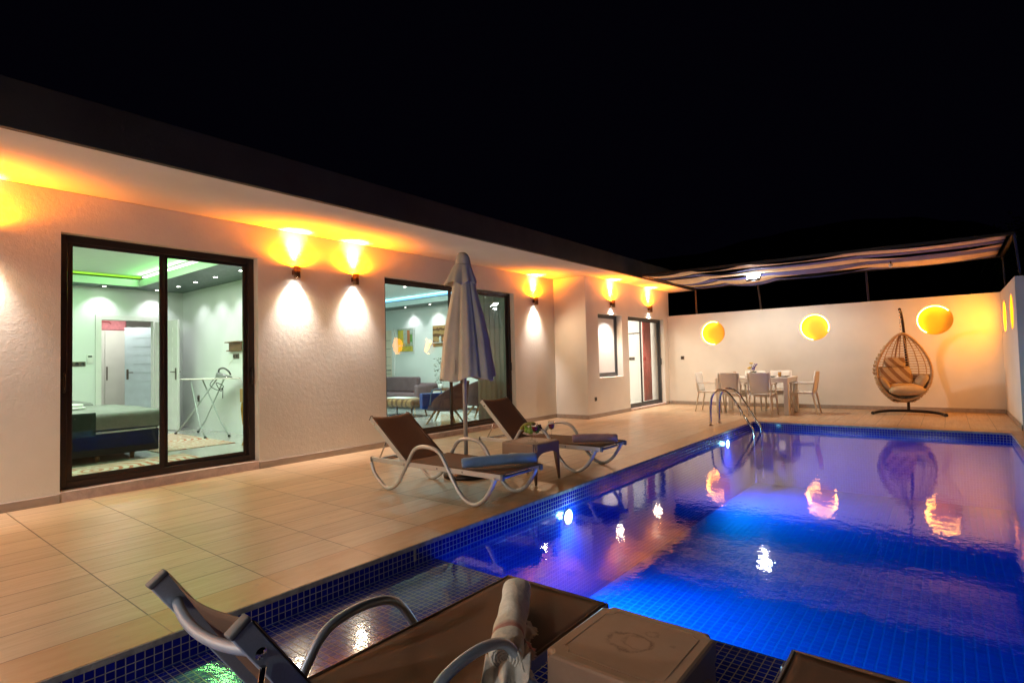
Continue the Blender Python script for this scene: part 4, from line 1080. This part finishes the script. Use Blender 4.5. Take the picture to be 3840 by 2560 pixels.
for k in range(3): MB().box(.351, .368, -.55+.52*k-.255, -.55+.52*k+.255, .05, 2.04, .003, 1).build('wardrobe_door', WDOOR, wr)
for y in (.03-.32+.52-.08, .03-.32+.52+.04, .72): MB().box(.369, .385, y-.012, y+.012, .95, 1.25).build('handle', SOCK, wr)
t = tag(empty('storage_box', (-14.95, 3.9, FZ+2.061)), 'pink patterned storage bag on top of the wardrobe', 'bag')
MB().box(-.25, .3, -.45, .45, 0, .25, .03, 3).build('bag_body', mat('pink fabric', (.62, .22, .25), .8, var=.25, vs=12), t); MB().tube([(.305, -.15, .15), (.33, -.1, .19), (.33, .1, .19), (.305, .15, .15)], .008, 6).build('strap', REDC, t)
# ironing board
ib = tag(empty('ironing_board', (-10.05, 4.21, FZ)), 'white ironing board with crossed legs in the bedroom', 'ironing board')
dirb = Vector((1.1, .42, 0)).normalized(); nb = Vector((-dirb.y, dirb.x, 0))
def obp(u, v, z): return dirb*u+nb*v+Vector((0, 0, z))
oz = .985; ol = []
for k in range(40):
    a = 2*pi*k/40; u = .64*cos(a); v = .15*sin(a)*(1-.45*max(0, -cos(a)))
    u = math.copysign(abs(cos(a))**.7, cos(a))*.64; ol.append((u, v))
w = MB(); w.rings([[obp(u, v, oz-.02) for u, v in ol], [obp(u*1.005, v*1.02, oz-.01) for u, v in ol], [obp(u, v, oz) for u, v in ol]]); w.build('board_top', WPLAST, ib)
LEGM = mat('grey painted tube', (.42, .47, .45), .4, .2)
O = Vector((-10.05, 4.21, FZ))
for (fx, fy), (tu, tv) in (((-10.79, 3.95), (.22, -.06)), ((-10.71, 4.29), (.26, .06)), ((-9.62, 3.96), (-.35, -.06)), ((-9.50, 4.29), (-.22, .06))):
    f_ = Vector((fx, fy, FZ+.02))-O; tp = obp(tu, tv, oz-.02); mid = f_.lerp(tp, .22); mid.x += -.10*(1 if fx < -10 else -1)*-1; 
    w = MB().tube([f_, f_.lerp(tp, .2)+Vector(((.10 if fx < -10 else -.10), 0, .03)), tp], .011, 8).build('leg', LEGM, ib)
    MB().ball(f_, .024, n=10).build('rubber_foot', BLACKP, w)
ir = tag(empty('iron', tuple(O+obp(.34, .0, oz+.002))), 'steam iron with looped black cord on the ironing board', 'iron')
ir.rotation_euler = (0, 0, math.atan2(dirb.y, dirb.x))
def irn(u, v):
    x = -.15+.30*u; wv = .055*(1-u**2.5)+.002; a = pi*v; hh = .10*(1-.75*u)
    return Vector((x, wv*cos(a), hh*sin(a)**.7))
MB().grid(irn, 16, 14).build('body', mat('iron shell', (.16, .17, .16), .3), ir); MB().box(-.15, .13, -.05, .05, -.0, .006, .002, 1).build('soleplate', STEEL, ir)
MB().tube(cr([(-.14, 0, .08), (-.12, 0, .15), (-.02, 0, .165), (.08, 0, .11), (.12, 0, .05)], 5), .014, 8).build('handle', BLACKP, ir)
MB().tube(cr([(-.13, 0, .05), (-.17, -.07, -.02), (-.22, -.10, -.12), (-.05, -.11, -.20), (.08, -.11, -.14), (-.08, -.11, -.08), (.02, -.11, -.22), (.06, -.11, -.16), (.06, -.11, -.34)], 6), .006, 6).build('cord', BLACKP, ir)
ws_ = tag(empty('wall_shelf', (-9.89, 4.6, 1.57)), 'small brown key holder on the bedroom wall above the double socket', 'wall shelf')
MB().box(-.24, .24, -.10, 0, .13, .15, .002, 1).build('upper_board', WOODB, ws_); MB().box(-.22, .22, -.03, 0, 0, .13).build('back_board', WOODB, ws_); MB().box(-.24, .24, -.07, 0, -.02, 0, .002, 1).build('lower_board', WOODB, ws_)
tag(MB().tube(cr([(-9.95, 4.585, 1.44), (-10.12, 4.56, 1.28), (-10.08, 4.52, 1.16), (-9.6, 4.50, 1.08), (-9.42, 4.5, .92), (-9.62, 4.5, .84)], 6), .004, 6).build('white_cable', WPLAST), 'thin pale cable hanging from the double socket', 'cable')
cs = tag(empty('console_table', (-7.95, 4.15, FZ)), 'brown console with carved gilded leg at the right of the bedroom', 'console table')
MB().box(-.38, .38, -.23, .30, .64, .84, .006).build('drawer_box', WOODL, cs)
for (x, y) in ((-.34, -.19), (.34, -.19), (-.34, .26), (.34, .26)): MB().tube(cr([(x, y, .64), (x-.01, y-.01, .50), (x+.02, y, .28), (x+.015, y, .10), (x-.01, y-.015, .0)], 5), [.03]*5+[.026]*5+[.020]*5+[.016]*6, 10).build('leg', GOLD, cs)
def rug(x0, x1, y0, y1, label):
    o = MB().box(-(x1-x0)/2, (x1-x0)/2, -(y1-y0)/2, (y1-y0)/2, 0, .008).build('rug', RUG); o.location = ((x0+x1)/2, (y0+y1)/2, FZ+.001); tag(o, label, 'rug', 'patterned rugs in the bedroom')
rug(-11.0, -8.65, 2.95, 4.0, 'cream and rust patterned rug under the ironing board'); rug(-8.22, -7.35, .9, 3.1, 'cream and rust patterned rug beside the bed near the glass')

# ================================================================ LIVING ROOM
YW = 10.25
pf = tag(empty('picture', (-11.92, YW, 1.91)), 'framed picture of a yellow shutter and bicycle on the living room wall', 'picture')
w = MB(); w.box(-.37, .37, -.03, -.001, .33, .36); w.box(-.37, .37, -.03, -.001, -.36, -.33); w.box(-.37, -.34, -.03, -.001, -.33, .33); w.box(.34, .37, -.03, -.001, -.33, .33); w.build('frame', WDOOR, pf)
MB().box(-.34, .34, -.02, -.002, -.33, .33).build('print', mat('print ground', (.34, .42, .34), .5, var=.3, vs=8), pf)
YP = mat('print yellow', (.50, .42, .04), .5, var=.2); OP = mat('print orange', (.40, .13, .04), .5, var=.2); GP = mat('print green', (.08, .26, .03), .5)
w = MB(); w.box(-.31, -.20, -.024, -.021, -.12, .29); w.box(-.19, -.08, -.024, -.021, -.12, .29); w.box(-.30, .30, -.0235, -.021, -.31, -.17); w.build('yellow_shutter', YP, pf)
w = MB(); w.box(.08, .19, -.024, -.021, -.10, .28); w.build('orange_door', OP, pf); MB().box(.20, .29, -.024, -.021, -.05, .16).build('green_bush', GP, pf)
w = MB()
for cx in (-.10, .14): w.tube([(cx+.085*cos(a), -.027, -.20+.085*sin(a)) for a in [2*pi*k/24 for k in range(24)]], .006, 5, True)
w.tube([(-.10, -.027, -.20), (-.04, -.027, -.09), (.09, -.027, -.09), (.02, -.027, -.20), (-.04, -.027, -.09)], .005, 5); w.tube([(.14, -.027, -.20), (.09, -.027, -.06), (.13, -.027, -.05)], .005, 5); w.build('bicycle_drawing', mat('print mustard', (.42, .33, .03), .5), pf)
pn = tag(empty('wall_panel', (-10.50, YW, 1.97)), 'layered brown wooden wall panel with a thin white shelf', 'wall panel')
MB().box(-.30, .30, -.03, 0, -.28, .28, .003, 1).build('panel', WOODH, pn); MB().box(-.43, .40, -.13, -.031, -.19, -.172, .002, 1).build('ledge', WDOOR, pn); MB().lathe([(0, 0), (.03, 0), (.035, .12), (.02, .16), (0, .16)], (.05, -.09, -.17), 14, cap=False).build('ornament', WDOOR, pn)
t = tag(empty('interior_door', (-12.95, YW, FZ)), 'cream door with dark lever at the left of the living room wall', 'door')
MB().box(-.5, .5, -.03, 0, 0, 2.12, .003, 1).build('door_leaf', mat('cream door', (.72, .62, .48), .5), t); MB().box(.46, .56, -.045, -.0, 0, 2.16, .003, 1).build('door_frame', WDOOR, t)
w = MB()
for k in range(8): w.box(-.4, .4, -.0345, -.031, .15+.24*k, .16+.24*k)
w.build('panel_line', SOCK, t); MB().tube([(.40, -.03, .98), (.40, -.08, .98), (.26, -.08, .98)], .011, 8).build('handle', BLACKP, t)
def sofa_like(name, label, cat, loc, rz, wdt, m_, seat_z=.40, back_z=.80, dep=.8, step=None):
    t = tag(empty(name, loc, rz), label, cat)
    MB().box(-wdt/2, wdt/2, -dep/2, dep/2, .18, seat_z, .04, 3).build('seat', m_, t)
    MB().box(-wdt/2, wdt/2, dep/2-.16, dep/2, seat_z-.05, back_z-.16, .05, 3).build('backrest', m_, t)
    MB().box(-wdt/2+(.0 if not step else .0), wdt/2-(step or 0), dep/2-.26, dep/2-.08, seat_z, back_z, .04, 3).build('back_cushion', m_, t)
    for s in (-1, 1): MB().box(s*wdt/2-.07, s*wdt/2+.07, -dep/2, dep/2, .2, seat_z+.22, .06, 4).build('armrest', m_, t)
    for s in (-1, 1):
        for q in (-1, 1): MB().tube([(s*(wdt/2-.12), q*(dep/2-.1), .19), (s*(wdt/2-.06), q*(dep/2-.04), 0)], [.024, .014], 8).build('leg', WOODL, t)
    return t
sofa_like('sofa', 'mauve grey sofa with stepped back in the living room', 'sofa', (-11.6, 9.6, FZ), 0, 2.4, PURPLE, step=.55)
def armchair(label, loc, rz):
    t = tag(empty('armchair', loc, rz), label, 'armchair', 'mauve grey armchairs with splayed wooden legs')
    # bowl shaped seat and wrap-round back, opening towards -y
    def bowl(u, v):
        a = 2*pi*v; r_ = .12+.30*u
        return Vector((r_*cos(a)*1.02, r_*sin(a), .24+.10*u**2))
    MB().lathe([(.0, .24), (.22, .235), (.36, .26), (.41, .31), (.38, .36), (.0, .38)], n=32, cap=False).build('seat', PURPLE, t)
    def back(u, v):
        a = radians(-20+220*v); s_ = sin(pi*v)**.8; r_ = .40+.04*u; return Vector((r_*cos(a), r_*sin(a)+.02*u, .28+(.14+.38*s_)*u))
    MB().grid(back, 12, 30).build('backrest', PURPLE, t, thick=.06)
    for k in range(4):
        a = pi/4+k*pi/2; MB().tube([(.20*cos(a), .20*sin(a), .25), (.40*cos(a), .40*sin(a), 0)], [.026, .014], 8).build('leg', WOODL, t)
    return t
armchair('nearer mauve armchair carrying the blue bag behind the parasol', (-7.66, 7.53, FZ), radians(-60))
armchair('farther mauve armchair behind the parasol pole', (-7.75, 8.75, FZ), radians(-120))
bg_ = tag(empty('shopping_bag', (-7.72, 7.32, FZ+.38), radians(65)), 'bright blue shopping bag with pale straps on the nearer armchair', 'bag')
MB().box(-.27, .24, -.09, .09, -.09, .20, .02, 3).build('bag_body', BAGB, bg_)
MB().tube(cr([(-.13, -.095, -.08), (-.10, -.10, .18), (-.05, -.10, .27), (.08, -.10, .27), (.12, -.10, .18), (.14, -.095, -.08)], 5), .011, 6).build('strap', BAGS, bg_)
ct = tag(empty('coffee_table', (-9.5, 8.12, FZ)), 'rounded banded walnut coffee table on slim legs', 'coffee table')
MB().box(-.62, .55, -.27, .27, .20, .39, .085, 5).build('tabletop', WOODS, ct); MB().box(-.5, .2, -.2, .2, .392, .40, .002, 1).build('runner', WDOOR, ct)
for (x, y) in ((-.5, -.18), (.42, -.18), (-.5, .18), (.42, .18)): MB().tube([(x, y, .2), (x*1.08, y*1.2, 0)], [.02, .013], 8).build('leg', WOODB, ct)
sb = tag(empty('sideboard', (-10.0, 9.95, FZ)), 'low white sideboard with brown top below the wall panel', 'sideboard')
MB().box(-.85, 1.4, -.20, .28, .06, .46, .004, 1).build('cabinet', WDOOR, sb); MB().box(-.88, 1.43, -.22, .29, .461, .51, .004, 1).build('top_board', WOODB, sb)
for k in range(3): MB().box(-.78+.72*k, -.14+.72*k, -.212, -.201, .12, .42, .003, 1).build('drawer', WOODL if k == 1 else WDOOR, sb)
pl = tag(empty('potted_plant', (-10.05, 9.75, FZ+.511)), 'leafy green plant on the sideboard beside the parasol', 'plant')
MB().lathe([(0, 0), (.06, 0), (.08, .12), (0, .11)], n=16, cap=False).build('pot', WDOOR, pl)
MB().tube([(0, 0, .1), (.02, 0, .4), (.0, .02, .68)], .008, 6).build('stem', WOODB, pl)
rp = random.Random(11); w = MB()
for k in range(170):
    z = rp.uniform(.12, .78); a = rp.uniform(0, 2*pi); r_ = rp.uniform(.02, .13); q = Vector((r_*cos(a), r_*sin(a), z)); d = Vector((cos(a), sin(a), rp.uniform(-.4, .8))).normalized()*rp.uniform(.04, .08); n_ = d.cross(Vector((rp.random(), rp.random(), 1))).normalized()*.018
    w.quad([q, q+d*.5+n_, q+d, q+d*.5-n_])
w.build('leaves', LEAF, pl)
def curtain(x, y0, y1, z0, z1, m_, name, label, amp=.03, along='y', n=9):
    if along == 'y': f = lambda u, v: Vector((x+amp*sin(2*pi*n*u), y0+(y1-y0)*u, z0+(z1-z0)*v))
    else: f = lambda u, v: Vector((y0+(y1-y0)*u, x+amp*sin(2*pi*n*u), z0+(z1-z0)*v))
    return tag(MB().grid(f, 120, 2).build(name, m_, None, thick=.003), label, 'curtain')
SHEER = bpy.data.materials.new('sheer voile'); SHEER.use_nodes = True; nt = SHEER.node_tree; nt.nodes.clear()
d_ = nd(nt, 'ShaderNodeBsdfDiffuse'); d_.inputs[0].default_value = (.55, .60, .46, 1); tr_ = nd(nt, 'ShaderNodeBsdfTransparent'); mx_ = nd(nt, 'ShaderNodeMixShader'); o_ = nd(nt, 'ShaderNodeOutputMaterial'); mx_.inputs[0].default_value = .78
nt.links.new(tr_.outputs[0], mx_.inputs[1]); nt.links.new(d_.outputs[0], mx_.inputs[2]); nt.links.new(mx_.outputs[0], o_.inputs[0])
curtain(-7.16, 7.95, 9.3, FZ+.02, 2.78, SHEER, 'sheer_curtain', 'sheer pale green curtain at the right of the living room door')
curtain(-6.34, 13.60, 14.12, FZ+.02, 2.6, REDC, 'red_curtain', 'red curtain hanging inside the narrow hall door', .03, 'y', 5)
hk = tag(empty('coat_hooks', (-6.9, 14.2, 1.95)), 'thin dark coat hook rail on the hall wall', 'coat rack')
MB().box(-.28, .22, -.015, 0, -.012, .012).build('rail', SOCK, hk)
for k in range(4): MB().tube([(-.22+.13*k, -.015, 0), (-.22+.13*k, -.05, -.03), (-.22+.13*k, -.05, .01)], .005, 6).build('hook', SOCK, hk)

# ================================================================ TREE BEYOND THE WALL
tr = tag(empty('tree', (3.4, 38, 0)), 'dim leafy tree on the dark slope beyond the right end of the pergola', 'tree')
MB().tube([(0, 0, -.2), (.1, 0, 2.5), (-.1, .1, 5.2)], [.28, .2, .08], 10).build('trunk', WOODB, tr)
rt_ = random.Random(4); w = MB()
for k in range(2600):
    cl = rt_.randrange(14); rc = random.Random(cl); cx, cy, cz = rc.uniform(-2.0, 2.0), rc.uniform(-1.6, 1.6), rc.uniform(4.6, 7.6)
    q = Vector((rt_.gauss(cx, .5), rt_.gauss(cy, .5), rt_.gauss(cz, .38))); d = Vector((rt_.uniform(-1, 1), rt_.uniform(-1, 1), rt_.uniform(-.5, 1))).normalized()*.20; n_ = d.cross(Vector((rt_.random(), rt_.random(), 1))).normalized()*.05
    w.quad([q, q+d*.5+n_, q+d, q+d*.5-n_])
w.build('crown', LEAF, tr)
print('objects', len(bpy.data.objects))
